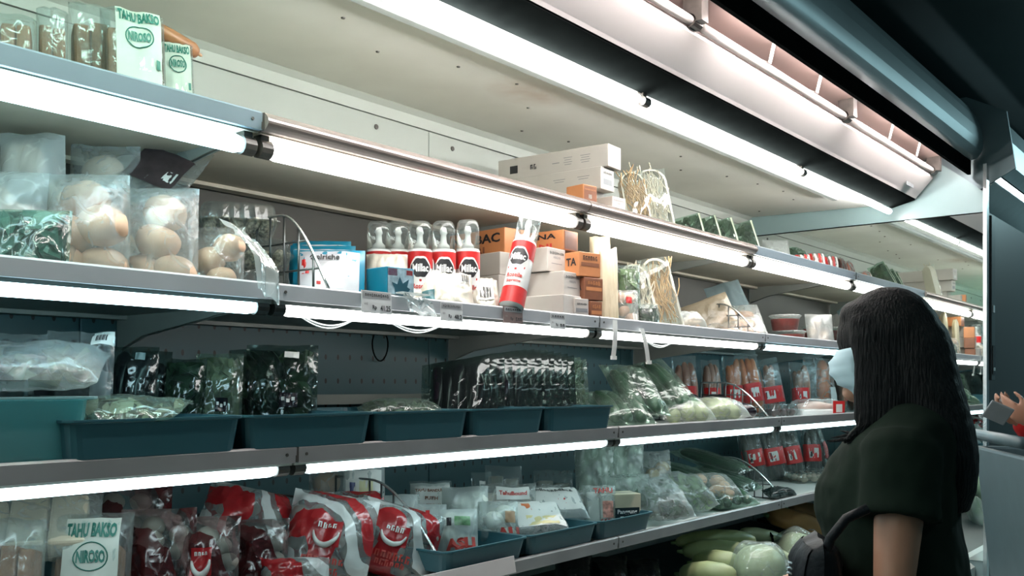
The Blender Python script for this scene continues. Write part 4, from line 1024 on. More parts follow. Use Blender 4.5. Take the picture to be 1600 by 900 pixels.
for lab, pa, pb_ in (('strip of white tape hanging from the rail, nearer the cartons', (961, 500), (958, 560)), ('strip of white tape hanging from the rail, below the noodle packs', (1003, 513), (1013, 567))):
    Y = -0.022; xa = Xat(pa[0], Y); xb = Xat(pb_[0], Y); za, zb_ = Zat(pa[1], xa, Y), Zat(pb_[1], xb, Y)
    o = thing('tape_strip', lab, 'tape', (xa, Y, za), 0, 0, 0, 'tape strips hanging from the rail')
    b = MB(); n = 8
    for k in range(n+1):
        q = k/n; x = (xb-xa)*q; z = (zb_-za)*q; y = -0.004*math.sin(q*PI)
        for s_ in (-0.013, 0.013):
            b.v.append((x+s_, y, z)); 
    for k in range(n+1):
        q = k/n; x = (xb-xa)*q; z = (zb_-za)*q; y = -0.004*math.sin(q*PI)
        for s_ in (-0.013, 0.013): b.v.append((x+s_, y+0.0008, z))
    m_ = 2*(n+1)
    for k in range(n):
        b.f += [(2*k, 2*k+1, 2*k+3, 2*k+2), (m_+2*k, m_+2*k+2, m_+2*k+3, m_+2*k+1), (2*k, 2*k+2, m_+2*k+2, m_+2*k), (2*k+1, m_+2*k+1, m_+2*k+3, 2*k+3)]
    b.build('tape', mat('tape_white', (0.66, 0.66, 0.64), 0.35, var=0.06), o)
    MB().box(xb-xa-0.010, xb-xa+0.016, -0.004, 0.004, zb_-za-0.004, zb_-za+0.008).build('tape_fold', mat('tape_white', (0.66, 0.66, 0.64), 0.35), o)
for lab, pa, pb_, sag in (('pale lamp cable sagging under the second shelf, below the blue pouches', (462, 488), (560, 496), 0.025), ('pale lamp cable sagging under the second shelf, below the wrapped blocks', (606, 500), (692, 508), 0.02), ('pale cable loop under the rail beyond the tape strips', (1012, 534), (1050, 536), 0.012)):
    Y = 0.07; xa, xb = Xat(pa[0], Y), Xat(pb_[0], Y); za, zc = Zat(pa[1], xa, Y), Zat(pb_[1], xb, Y)
    o = thing('lamp_cable', lab, 'cable', (xa, Y, za), 0, 0, 0, 'loose lamp cables')
    for k in range(2):
        MB().tube([((xb-xa)*q/12, 0.004*k, (zc-za)*q/12-(sag+0.006*k)*math.sin(PI*q/12)) for q in range(13)], 0.0022, 6).build('cable_strand', mat('cable_white', (0.6, 0.65, 0.65), 0.4), o, smooth=True)

# scrap of white film hanging over the rail between two price tags
Y = -0.024; xa, xb = Xat(628, Y), Xat(684, Y); za = Zat(458, xa, Y)
o = thing('film_scrap', 'crumpled white film scrap hanging over the rail between two price tags', 'film scrap', (xa, Y, za))
b = MB(); n = 10
for j in range(n+1):
    for i in range(n+1):
        u, q = i/n, j/n
        b.v.append(((xb-xa)*(u*0.8+0.2*q), -0.004-0.005*mnoise.noise(Vector((u*4, q*4, 2.0))), -0.045*q-0.012*u+0.004*math.sin(u*11)))
b.f = [(j*(n+1)+i, j*(n+1)+i+1, (j+1)*(n+1)+i+1, (j+1)*(n+1)+i) for j in range(n) for i in range(n)]
b.build('film', F_cloud, o, smooth=True)
MB().box(0.0, (xb-xa)*0.75, -0.003, 0.022, 0.0, 0.004).build('folded_edge', F_cloud, o)
# ------------------------------------------------------------------ third shelf (level 3)
z3 = S(3)
Y3 = LEV[3]['y']
# dark trays along the front, overhanging the rail
TR = (0.79, 1.155, 1.505, 1.835, 2.155, 2.505)
for k in range(5):
    w = TR[k+1]-TR[k]-0.012
    tub_tray('display_tray', ('dark blue tray beside the clear bin', 'dark tray under the dark green packs', 'dark tray in front of the bare perforated panel', 'dark tray below the first black packs', 'dark tray at the end of its row, below the black packs')[k], 'tray',
             ((TR[k]+TR[k+1])/2, Y3-0.022, z3+0.018), w, 0.46, 0.068, 0, M_tray, taper=0.008, rim=0.005, group='dark trays in a row on the third shelf')
ztr = z3+0.030
# clear bin at the frame edge
tb = tub_tray('storage_bin', 'translucent teal bin with overhanging rim at the frame edge', 'bin', (Xat(10, -0.08)+0.0, Y3+0.00, z3+0.001), 0.30, 0.40, 0.125, 0, film('bin_plastic', tint=(0.45, 0.75, 0.75), opacity=0.45, rough=0.25, bump=0.05, body=(0.30, 0.55, 0.56)), taper=0.012, rim=0.012, rim_m=film('bin_rim', tint=(0.7, 0.9, 0.9), opacity=0.6, rough=0.3, bump=0.05, body=(0.55, 0.72, 0.73)))
lying('clear_food_bag', 'crumpled clear bag lying in the translucent bin', 'food bag', 3, 25, 0.02, 0.26, 0.22, 0.07, -35, F_frost, ('leaves', 30, mat('dry_leaf', (0.16, 0.17, 0.12), 0.5, var=0.4), 0.04), z=z3+0.125, seed=101, pitch=75)
# eggplant pack with card
o, P = pouch('eggplant_pack', 'clear pack of black eggplants with white barcode header', 'vegetable pack', 3, 62, 172, 516, 0.10, 0.07, -44, 10, F_clear, ('eggplant', 4, 0.020, M_egg), [('header_label', 0.42, 0.98, 0.86, 0.99, M_paper), ('white_side_print', 0.5, 0.95, 0.08, 0.62, F_cloud)], zb=ztr, seed=102, p=4)
barcode(o, P, 0.70, 0.925, 0.22, 0.045)
pouch('eggplant_pack', 'clear eggplant pack standing behind the bin at the frame edge', 'vegetable pack', 3, -20, 66, 520, 0.14, 0.07, -44, 8, F_clear, ('eggplant', 4, 0.018, M_egg), zb=z3+0.03, seed=103, p=4)
lying('flat_leaf_bag', 'flat greenish bag lying over the tray edge beside the bin', 'food bag', 3, 165, Y3+0.03, 0.24, 0.17, 0.035, -44, F_green, ('leaves', 40, mat('dry_leaf', (0.16, 0.17, 0.12), 0.5, var=0.4), 0.035), z=z3+0.072, seed=104, pitch=80)
GD = 'dark packs standing in the third shelf trays'
for k, (a, b, yt, Yp, lab, sk, fl) in enumerate((
    (165, 240, 540, 0.16, 'dark pack with pale header right behind the eggplant pack', F_dark, ('eggplant', 3, 0.022, M_egg)),
    (196, 262, 548, 0.22, 'dark pack at the back, between eggplant pack and olive pack', F_dark, ('eggplant', 3, 0.022, M_egg)),
    (250, 318, 560, 0.16, 'dark pack right before the olive green pack', F_dark, ('leaves', 60, M_leaf, 0.04)),
    (300, 376, 552, 0.13, 'olive green pack with small dark sticker, third shelf', F_green, ('leaves', 70, mat('olive_leaf', (0.10, 0.12, 0.06), 0.5, var=0.3), 0.04)),
    (352, 440, 546, 0.16, 'dark leaf pack behind the big dark bag', F_dark, ('leaves', 60, M_leaf, 0.045)),
    (380, 494, 538, 0.10, 'big dark bag with white price sticker, third shelf', F_dark, ('leaves', 70, M_leaf, 0.045)))):
    o, P = pouch('dark_vegetable_pack', lab, 'vegetable pack', 3, a, b, yt, Yp, 0.06, -44, 16, sk, fl, (), (), GD, zb=ztr, seed=110+k, p=3.2)
    if k in (0, 5): P.patch(0.1, 0.5, 0.82, 0.9).build('price_sticker', M_paper if k else mat('dim_sticker', (0.2, 0.28, 0.28), 0.5), o)
    if k in (0, 3, 5):
        P.patch(0.0, 0.5, 0.26, 0.42).build('dark_sticker', M_egg, o)
        for q in range(3): P.patch(0.06+0.14*q, 0.15+0.14*q, 0.33-0.02*(q % 2), 0.37-0.02*(q % 2), 0.004, nx=2, ny=2).build('sticker_mark', M_paper, o)
lying('dark_leaf_bag', 'small dark bag lying flat in the tray beside the big dark bag', 'food bag', 3, 530, 0.06, 0.16, 0.12, 0.03, -40, F_dark, ('leaves', 30, M_leaf, 0.03), z=ztr+0.015, seed=120)
lying('herb_pack', 'flat pack of pale herbs lying before the bare perforated panel', 'vegetable pack', 3, 630, 0.03, 0.22, 0.16, 0.05, -40, F_green, ('leaves', 90, M_leaf, 0.025), z=ztr+0.018, seed=121, pitch=80)
MB().box(1.62, 2.42, YB-0.10, YB-0.075, 0, 0.03).build('loose_shelf_rail', M_under).location = (0, 0, z3+0.09)
lr = bpy.data.objects['loose_shelf_rail']; lr['label'] = 'grey metal rail lying low in front of the perforated panel'; lr['category'] = 'rail'
MB().box(1.64, 1.66, YB-0.095, YB-0.08, -0.09, 0.001).build('rail_foot', M_under, lr); MB().box(2.38, 2.40, YB-0.095, YB-0.08, -0.09, 0.001).build('rail_foot', M_under, lr)
wl = thing('cable_loop', 'dark cable loop hanging on the perforated panel', 'cable', (Xat(600, 0.6), 0.618, Zat(540, Xat(600, 0.6), 0.6)))
MB().tube([(0.035*math.cos(t), -0.002*math.sin(2*t), 0.05*math.sin(t)) for t in [PI*0.5+2*PI*k/20*0.93 for k in range(21)]], 0.0025, 6).build('cable', M_black, wl, smooth=True)
# black packs standing like records
nb = 15
for k in range(nb):
    q = k/(nb-1); X = 2.03+0.50*q
    w_, h_ = 0.21, 0.205+0.025*math.sin(q*PI)
    lab = ('first second third fourth fifth sixth seventh eighth ninth tenth eleventh twelfth thirteenth fourteenth last'.split()[k])+' glossy black pack of the standing row, counted from the bare panel'
    if k == nb-1: lab = 'last black pack of the standing row, beside the cucumber bags'
    o = thing('black_pack', lab, 'vegetable pack', (X, 0.14, ztr), R(-68), -R(20), R(-8), 'row of standing black packs on the third shelf')
    P = Pillow(w_, h_, 0.045, 130+k, 3.2, 0.004, 0.9, 0.04)
    P.skin(12, 12).build('film', F_dark if k < nb-2 else F_green, o, smooth=True)
    rng = random.Random(k)
    fill_pouch(o, P, ('eggplant', 4, 0.021, M_egg) if k < nb-2 else ('leaves', 40, M_leaf, 0.04), rng)
# cucumber bags
GCU = 'bags of cucumbers on the third shelf'
for k, (px, Yp, w_, ln, t_, yw, pit, z_, roll, n, lab) in enumerate((
    (985, Y3+0.05, 0.20, 0.24, 0.06, -35, 66, 0, 0, 3, 'cucumber bag lying beside the end tray'),
    (1012, Y3+0.07, 0.19, 0.26, 0.075, -28, 50, 0.02, 4, 3, 'cucumber bag propped steeply, second from the end tray'),
    (1062, Y3+0.09, 0.20, 0.30, 0.06, -30, 52, 0.03, -12, 4, 'bag of long thin cucumbers sloping down behind the squash bag'))):
    lying('cucumber_bag', lab, 'vegetable bag', 3, px, Yp, w_, ln, t_, yw, F_green, ('cucumber', n, 0.024, M_cuc), (), (), GCU, seed=150+k, pitch=pit, roll=roll, z=z3+z_)
for k, (px, lab) in enumerate(((1078, 'bag of pale round squash at the third shelf rail, nearer the trays'), (1136, 'bag of pale round squash at the third shelf rail, nearer the eggplants'))):
    lying('squash_bag', lab, 'vegetable bag', 3, px, Y3+0.05, 0.21, 0.15, 0.075, -40, F_frost, ('radish', 3, 0.03, M_cucl), (), (), 'pale squash bags', seed=155+k, pitch=70)
for k, (px, Yp, z_, lab) in enumerate(((1118, 0.08, 0.035, 'black eggplant lying behind the pale squash bags'), (1140, 0.10, 0.05, 'black eggplant on top of its heap, nearer the wire divider'), (1165, 0.03, 0.02, 'black eggplant at the foot of the wire divider'), (1182, -0.01, 0.018, 'black eggplant lying foremost by the wire divider'), (1095, 0.14, 0.06, 'black eggplant deepest in the heap, behind the long cucumbers'))):
    o = thing('eggplant', lab, 'eggplant', (Xat(px, Yp), Yp, z3+z_+0.012), R(-30+14*k), 0, R(8), 'loose black eggplants')
    MB().tube([(0, q*0.20, 0.010*math.sin(q*PI)+0.006) for q in (0, .04, .12, .3, .5, .7, .85, .95, 1)], [0.008, 0.02, 0.03, 0.034, 0.032, 0.027, 0.02, 0.014, 0.006], 14).build('fruit', M_egg, o, smooth=True)
    MB().tube([(0, 0.195, 0.008), (0, 0.215, 0.012), (0, 0.235, 0.02)], [0.016, 0.008, 0.005], 8).build('stem', M_leaf, o, smooth=True)
divider('wire_divider', 'long wire divider along the eggplants, third shelf', Xat(1190, 0.0), Y3+0.04, 0.28, z3, 0.16, 8)
divider('wire_divider', 'wire divider behind the long cucumbers, third shelf', Xat(1085, 0.2), 0.15, 0.45, z3, 0.17, 7, bright=False)
# red banded packs, upright at the back
def banded(label, l, px0, px1, ytop, Y, seed, fillm, tilt=8, zb=None, roll=0, band=(0.22, 0.50)):
    o, P = pouch('banded_pack', label, 'food pack', l, px0, px1, ytop, Y, 0.07, -46, tilt, F_clear, ('carrot', 3, 0.021, fillm), [('red_band', -0.93, 0.93, band[0], band[1], M_red), ('white_label', -0.5, 0.45, band[0]+0.07, band[1]-0.07, M_paper), ('dark_code', -0.45, -0.2, band[0]+0.09, band[1]-0.09, M_ink)], (), 'red banded packs at level %d' % l, seed=seed, zb=zb, roll=roll)
    return o
M_sausd = mat('sausage_dull', (0.30, 0.13, 0.08), 0.4, var=0.3)
for k, (a, b, yt, Yp, fm, lab) in enumerate((
    (1052, 1092, 556, 0.34, M_sausd, 'red banded pack deepest in the row, nearest the tape strips'),
    (1098, 1128, 562, 0.30, M_sausd, 'red banded pack second in the row, third shelf'),
    (1130, 1164, 556, 0.28, M_carrot, 'red banded pack third in the row, behind the eggplants'),
    (1164, 1200, 548, 0.20, M_carrot, 'tall red banded pack tilted behind the wire divider'),
    (1186, 1232, 560, 0.16, M_sausd, 'wide red banded pack beside the tilted tall one'),
    (1236, 1268, 566, 0.16, M_sausd, 'dark red banded pack beside the carrot bag'))):
    banded(lab, 3, a, b, yt, Yp, 160+k, fm, roll=-8 if k in (3, 4) else 0)
o, P = pouch('carrot_bag', 'clear bag with one thick orange carrot before the shopper’s mask', 'vegetable bag', 3, 1256, 1318, 556, 0.10, 0.08, -48, 6, F_frost, ('carrot', 1, 0.034, M_carrot), [('white_print', 0.25, 0.8, 0.1, 0.45, M_paper)], seed=168)
clamshell('clear clamshell with dark fruit beside the wire divider, third shelf', 3, 1200, 1256, 610, 0.0, -38, z3+0.001, 0.062, 169, d=0.12, content=mat('dark_fruit', (0.10, 0.05, 0.05), 0.4, var=0.5), n=9, group=None, cat='food pack', nm='fruit')
# wrapped meat tray with red label
mt = thing('meat_tray', 'pale wrapped meat tray with red label at the rail before the shopper', 'food pack', (Xat(1288, -0.02), -0.02, z3+0.001), R(-30))
MB().box(-0.12, 0.12, 0, 0.12, 0, 0.038).build('foam_tray', M_whitepl, mt, bevel=0.008)
MB().ball((0, 0.06, 0.04), (0.112, 0.055, 0.034), 18, 10, amp=0.2, seed=4).build('meat', mat('pale_meat', (0.62, 0.42, 0.36), 0.45, var=0.15), mt, smooth=True)
f = Pillow(0.245, 0.125, 0.08, 171, 6, 0.002, 1, 0.02).skin(12, 10); f.rot(Matrix.Rotation(-PI/2, 3, 'X')); f.build('film', F_shiny, mt, smooth=True).location = (0, 0, 0.042)
MB().box(0.05, 0.115, -0.004, 0.0, 0.0, 0.075).build('red_label', M_red, mt); MB().box(0.065, 0.10, -0.0055, -0.0042, 0.022, 0.06).build('label_print', M_paper, mt)
# packs beyond the shopper, seen in the mirror
for k, (px, lab) in enumerate(((1330, 'clear green bag behind the shopper’s chin, third shelf'), (1362, 'clear green bag at the mirror, third shelf'))):
    pouch('green_bag', lab, 'vegetable bag', 3, px-18, px+18, 590, 0.10, 0.07, -45, 14, F_green, ('leaves', 40, M_leafl, 0.03), group='green bags near the mirror', seed=175+k)
# ------------------------------------------------------------------ fourth shelf (level 4) and the base deck
z4 = S(4); Y4 = LEV[4]['y']
tofu_pack('green lettered tofu pack on the lower shelf, below the clear bin', 72, 196, 812, 0.02, -40, 20, 201, l=4, t=0.09, group='tofu packs on the lower shelf')
tofu_pack('plain brown tofu pack at the frame edge, lower shelf', -40, 60, 818, 0.02, -40, 14, 202, card=False, l=4, group='tofu packs on the lower shelf')
lying('tofu_bag', 'pale bag of tofu slices lying above the tofu packs at the frame edge', 'food bag', 4, 40, 0.16, 0.26, 0.2, 0.08, -30, F_frost, ('slab', 3, mat('pale_tofu_skin', (0.5, 0.42, 0.32), 0.5, var=0.2)), z=z4+0.13, seed=203, pitch=60)
# meatball bags printed red
GM = 'red printed meatball bags heaped on the lower shelf'
def meatbag(label, px0, px1, ytop, Y, t, yaw, tilt, seed, dark=False, zb=None, roll=0, emblem=True, n=12):
    o, P = pouch('meatball_bag', label, 'meatball bag', 4, px0, px1, ytop, Y, t, yaw, tilt, F_redd if dark else F_red, ('meatball', n, 0.024, M_meat), (), (), GM, zb=zb, seed=seed, roll=roll, wr=0.008)
    if emblem:
        P.patch(-0.36, 0.30, 0.38, 0.66, 0.003).build('red_emblem', mat('emblem_red', (0.30, 0.012, 0.015), 0.25, var=0.1, bump=0.3), o, smooth=True)
        b = MB(); k0 = []
        for k in range(13):
            a = PI*(1.05+0.9*k/12); k0.append(P.pt(-0.04+0.30*math.cos(a), 0.56+0.17*math.sin(a), -1, 0.005))
        b.tube(k0, [0.002+0.005*math.sin(PI*k/12) for k in range(13)], 6).build('emblem_bowl', M_paper, o, smooth=True)
        P.print(o, '~4', -0.04, 0.60, 0.22, M_paper, 0.006)
        P.print(o, '~7', 0.0, 0.24, 0.5, M_paper if dark else M_redtxt, 0.006)
        P.print(o, '~6', 0.05, 0.14, 0.36, M_paper if dark else M_redtxt, 0.006)
    return o
meatbag('dark red meatball bag deepest in shade above the lettered tofu pack', 128, 262, 756, 0.22, 0.11, -40, 14, 211, True, emblem=False)
meatbag('dark red meatball bag with faint white swoosh beside the lettered tofu pack', 180, 300, 800, 0.06, 0.10, -42, 16, 212, True, emblem=False)
meatbag('dark red meatball bag with the clear white bowl emblem', 268, 372, 812, 0.02, 0.10, -44, 14, 213, True)
meatbag('red meatball bag lying slanted on top of the heap', 296, 432, 768, 0.16, 0.09, -46, 35, 214, zb=z4+0.10, roll=14, emblem=False)
meatbag('dark meatball bag in the middle of the heap, below the slanted one', 352, 450, 815, 0.08, 0.10, -44, 12, 215, True, emblem=False)
meatbag('large white and red meatball bag left of the wire basket', 428, 568, 778, 0.0, 0.12, -48, 22, 216, roll=10, n=16)
meatbag('white and red meatball bag foremost, leaning at the wire basket', 532, 668, 792, -0.02, 0.12, -50, 20, 217, roll=16, n=16)
meatbag('red meatball bag at the bottom edge, in front of the large one', 402, 512, 876, -0.03, 0.08, -46, 24, 218, emblem=False)
meatbag('red meatball bag behind the large one, only its corner showing', 520, 600, 772, 0.12, 0.09, -46, 16, 219, emblem=False)
pc = thing('clear_tray_pack', 'clear flat pack with red edge at the bottom below the bowl emblem', 'food pack', (Xat(312, -0.05), -0.05, z4+0.035), R(-35))
MB().box(-0.09, 0.09, 0, 0.08, 0, 0.022).build('clear_box', F_shiny, pc, bevel=0.003); MB().box(-0.085, 0.085, 0.003, 0.077, 0.001, 0.008).build('red_insert', M_red, pc)
MB().ball((0.02, 0.04, 0.016), (0.028, 0.025, 0.012), 12, 8).build('meatball', M_meat, pc, smooth=True)
# tofu goods behind the wire basket
o, P = pouch('brown_bag', 'brown bag under the lamp behind the wire basket', 'food bag', 4, 480, 545, 728, 0.32, 0.10, -42, 8, F_frost, ('bun', 5, 0.04, mat('brown_food', (0.35, 0.24, 0.17), 0.5, var=0.3)), seed=220)
o, P = pouch('tofu_pouch', 'white upright pouch with red ASLI lettering behind the wire basket', 'food pouch', 4, 535, 602, 722, 0.20, 0.07, -46, 6, F_cloud, None, [('white_panel', -0.85, 0.85, 0.08, 0.92, M_paper), ('dark_mark', -0.65, -0.4, 0.68, 0.80, mat('navy', (0.02, 0.03, 0.12), 0.4)), ('yellow_oval', -0.2, 0.45, 0.70, 0.82, mat('pale_yellow', (0.62, 0.60, 0.36), 0.5))],
    [('ASLI', 0.05, 0.50, 0.62, M_redtxt, 0.005, 0.17, 0.05, 0.06), ('~9', 0.0, 0.33, 0.6, M_grn, 0.005)], seed=221, p=4)
divider('wire_divider', 'large wire divider between the meatball bags and the white tofu bags', Xat(672, 0.0), Y4+0.02, 0.36, z4, 0.235, 9)
divider('wire_divider', 'wire divider behind the meatball heap, mostly hidden', Xat(500, 0.2), 0.10, 0.40, z4, 0.20, 7, bright=False)
G4 = 'white tofu bags on the lower shelf'
wt = (('white tofu bag right behind the large wire divider', 575, 655, 776, 0.10, ('tofu_ball', 8, 0.03, M_tofuw)),
      ('white tofu bag with red dot, second behind the wire divider', 622, 700, 790, 0.06, ('tofu_ball', 9, 0.03, M_tofuw)),
      ('tall clear tofu bag leaning between label card and front bags', 690, 766, 762, 0.12, ('tofu_ball', 7, 0.032, M_tofuw)))
for k, (lab, a, b, yt, Yp, fl) in enumerate(wt):
    pouch('tofu_bag', lab, 'tofu bag', 4, a, b, yt, Yp, 0.09, -44, 12, F_cloud, fl, [('red_dot', 0.1, 0.28, 0.78, 0.88, M_red)] if k == 1 else [], (), G4, seed=225+k)
# trays at the front
T4 = [Xat(690, Y4), Xat(822, Y4), Xat(932, Y4), Xat(1018, Y4)]
for k in range(3):
    tub_tray('display_tray', ('dark tray beside the large wire divider, lower shelf', 'middle dark tray of flat tofu packs, lower shelf', 'dark tray with the black labelled box, lower shelf')[k], 'tray', ((T4[k]+T4[k+1])/2, Y4-0.01, z4+0.020), T4[k+1]-T4[k]-0.012, 0.30, 0.055, 0, M_tray, taper=0.010, rim=0.005, group='dark trays on the lower shelf')
zt4 = z4+0.026
o, P = pouch('tofu_pouch', 'white tofu pouch with red ASLI letters in the front tray', 'food pouch', 4, 684, 748, 798, Y4+0.05, 0.07, -46, 16, F_cloud, ('tofu_ball', 6, 0.028, M_tofuw), [('green_print', -0.2, 0.6, 0.62, 0.82, mat('leaf_print', (0.10, 0.22, 0.10), 0.4, var=0.5, scale=60)), ('dark_mark', -0.6, -0.35, 0.62, 0.80, M_ink)], [('ASLI', 0.1, 0.25, 0.75, M_redtxt, 0.004, 0.24, 0.08, 0.07)], zb=zt4, seed=230)
o, P = pouch('tofu_bag', 'tofu ball bag with red and brown print beside the ASLI pouch', 'tofu bag', 4, 746, 812, 786, Y4+0.06, 0.08, -46, 16, F_frost, ('tofu_ball', 7, 0.03, M_tofuw), [('brown_print', 0.3, 0.8, 0.5, 0.75, mat('tan_print', (0.4, 0.25, 0.15), 0.4))], [('ALI', 0.45, 0.25, 0.6, M_redtxt, 0.004, 0.3, 0.1, 0.07)], zb=zt4, seed=231, group=G4)
for k, (lab, px, Yp, w_) in enumerate((('flat egg tofu pack with orange print in the middle tray', 850, Y4+0.04, 0.17), ('flat white tofu pack with fine print, behind the egg tofu pack', 880, Y4+0.12, 0.18))):
    o, P = lying('flat_tofu_pack', lab, 'tofu pack', 4, px, Yp, w_, 0.17, 0.045, -38, F_cloud if k else F_frost, None, [('top_film', -0.85, 0.85, 0.1, 0.92, M_paper), ('red_print', -0.5, -0.2, 0.55, 0.8, mat('orange_print', (0.55, 0.16, 0.06), 0.4)), ('yellow_block', -0.5, 0.6, 0.12, 0.4, mat('egg_yellow', (0.60, 0.52, 0.26), 0.4))] if not k else [('top_film', -0.85, 0.85, 0.1, 0.92, M_paper), ('red_mark', 0.0, 0.25, 0.3, 0.45, M_red)], [('~10', 0.0, 0.75, 0.7, M_ink, 0.004)] if k else [], 'flat tofu packs in the trays', z=zt4+0.012+0.02*k, seed=233+k, pitch=66, p=5)
o, P = pouch('label_card_pack', 'pack with white card printed in dark letters, against the lower back panel', 'food pack', 4, 640, 708, 754, 0.25, 0.05, -42, 10, F_clear, ('slab', 2, M_tofuw), [('card', -0.95, 0.9, 0.50, 0.97, M_paper)], [('TAHU BANDUNG', 0.0, 0.86, 0.75, M_brn, 0.004), ('PUTIH', 0.0, 0.74, 0.3, M_brn, 0.004), ('~9', 0.1, 0.64, 0.35, M_brn, 0.004)], seed=236, p=5)
for k, (lab, a, b, yt, txt, Yp) in enumerate((('tofu pack with red Tahu lettering on its header', 752, 842, 758, 'TahuBound', 0.10), ('narrow tofu pack beside the one with the red Tahu header', 830, 880, 760, 'TUB', 0.11), ('plain white tofu pack in the middle of the lower row', 870, 926, 768, '', 0.10))):
    o, P = pouch('tofu_pack', lab, 'tofu pack', 4, a, b, yt, Yp, 0.06, -42, 14, F_frost, ('slab', 2, mat('tofu_pinkish', (0.66, 0.56, 0.48), 0.45)), [('header_print', -0.5, 0.7, 0.66, 0.92, M_paper)] if txt else [], [(txt, 0.1, 0.79, 0.5, M_redtxt, 0.004)] if txt else [], 'standing tofu packs in the lower trays', zb=zt4, seed=238+k, p=5)
o, P = pouch('tofu_pack', 'tofu pack with all red print, beside the black labelled box', 'tofu pack', 4, 912, 964, 760, 0.0, 0.05, -46, 12, F_frost, ('slab', 2, M_tofuw), [('red_small_print', 0.1, 0.75, 0.2, 0.6, mat('red_speckle', (0.55, 0.25, 0.2), 0.4, var=0.6, scale=80))], [('TAHU', 0.15, 0.86, 0.6, M_redtxt, 0.004), ('~4', 0.35, 0.12, 0.4, M_redtxt, 0.004)], 'standing tofu packs in the lower trays', zb=zt4, seed=243, p=5)
o = box_at('tofu_box', 'small cream box with black Panggung label in the end tray', 'carton', 4, 980, -0.005, zt4, 0.10, 0.09, 0.105, -34, mat('cream_carton', (0.52, 0.47, 0.34), 0.5, var=0.1), [('front', '#black_label', 0.0, 0.035, 0.088, mat('label_black', (0.01, 0.02, 0.025), 0.3), 0.05), ('front', 'Panggung', 0.0, 0.045, 0.07, M_whitepl), ('front', 'Tau Isi', 0.0, 0.024, 0.05, M_whitepl)])
# clear hanging bags at the back
for k, (a, b, yt, lab) in enumerate(((738, 772, 740, 'clear pack with small white sticker at the lower back panel'), (760, 820, 730, 'shiny clear bag at the lower back panel, beside the stickered pack'), (835, 900, 736, 'shiny clear bag behind the plain white tofu packs'))):
    pouch('clear_back_pack', lab, 'food pack', 4, a, b, yt, 0.32, 0.05, -42, 14, F_clear, ('slab', 2, mat('dull_tofu', (0.2, 0.2, 0.17), 0.5)), [('white_sticker', -0.3, 0.3, 0.7, 0.85, M_paper)] if k == 0 else [], (), 'clear packs against the lower back panel', seed=245+k)
for k, (a, b, yt, Yp, lab) in enumerate(((900, 966, 694, 0.16, 'tall white crinkled bag below the lamp joint'), (944, 1012, 692, 0.12, 'tall white crinkled bag beside the brown mushroom bag'), (930, 1020, 742, 0.06, 'white crinkled bag lying before the two tall ones'))):
    pouch('white_crinkled_bag', lab, 'food bag', 4, a, b, yt, Yp, 0.10, -44, 10, film('white_crinkle_film', opacity=0.3, bump=1.0, rough=0.12, bscale=60, body=(0.8, 0.86, 0.82)), ('leaves', 26, mat('pale_green_food', (0.5, 0.6, 0.5), 0.5), 0.05), group='white crinkled bags on the lower shelf', seed=250+k, wr=0.012)
pouch('mushroom_bag', 'clear bag of brown mushrooms beside the white crinkled bags', 'vegetable bag', 4, 1006, 1056, 706, 0.10, 0.09, -44, 14, F_frost, ('mushroom', 7, 0.028, mat('mushroom_brown', (0.34, 0.26, 0.14), 0.5, var=0.3)), seed=254)
for k, (px, Yp, w_, lab) in enumerate(((1030, 0.14, 0.20, 'shiny clear bag lying behind the end tray'), (1048, Y4+0.03, 0.20, 'shiny clear bag of dark leaves lying at the rail beyond the end tray'), (1085, 0.01, 0.20, 'shiny clear bag at the rail before the peach bag'))):
    lying('shiny_leaf_bag', lab, 'vegetable bag', 4, px, Yp, w_, 0.22, 0.09, -36, F_cloud if k == 0 else F_frost, ('leaves', 50, M_leafl if k != 1 else M_leaf, 0.035), (), (), 'shiny bags beyond the lower trays', seed=256+k, pitch=64, wr=0.008)
GCL = 'wrapped cucumbers on the lower shelf'
for k, (px, Yp, w_, ln, z_, yw, lab) in enumerate(((1120, 0.10, 0.18, 0.34, 0.06, 6, 'bundle of long cucumbers lying above the peach bag'), (1165, 0.12, 0.16, 0.34, 0.09, 2, 'bundle of long cucumbers topmost, below the red banded packs'), (1180, 0.03, 0.18, 0.30, 0.03, 0, 'wrapped cucumbers lying between peach bag and wire divider'), (1150, Y4+0.03, 0.22, 0.20, 0.0, -34, 'pale wrapped cucumbers lying at the rail, lower shelf'))):
    lying('cucumber_bundle', lab, 'vegetable bag', 4, px, Yp, w_, ln, 0.06, yw, F_green, ('cucumber', 4, 0.022, M_cuc), (), (), GCL, z=z4+z_, seed=260+k, pitch=76)
lying('peach_food_bag', 'peach coloured bag lying at the lower rail before the cucumbers', 'food bag', 4, 1128, Y4+0.08, 0.20, 0.18, 0.075, -36, F_frost, ('tofu_ball', 6, 0.032, mat('peach_food', (0.68, 0.42, 0.26), 0.5, var=0.15)), z=z4+0.02, seed=265, pitch=66)
divider('wire_divider', 'wire divider between the wrapped cucumbers and the clear trays, lower shelf', Xat(1215, 0.0), Y4+0.06, 0.34, z4, 0.17, 9)
for k, (a, b, yt, Yp, lab) in enumerate(((1165, 1204, 672, 0.32, 'red banded pack deepest on the lower shelf'), (1196, 1236, 668, 0.26, 'red banded pack leaning second on the lower shelf'), (1228, 1262, 666, 0.22, 'red banded pack third on the lower shelf'), (1254, 1286, 664, 0.20, 'red banded pack fourth on the lower shelf'), (1284, 1330, 662, 0.16, 'red banded pack beside the shopper’s chest'))):
    banded(lab, 4, a, b, yt, Yp, 270+k, mat('dark_food', (0.06, 0.07, 0.06), 0.4, var=0.4), band=(0.30, 0.62), roll=-10 if k < 3 else 0)
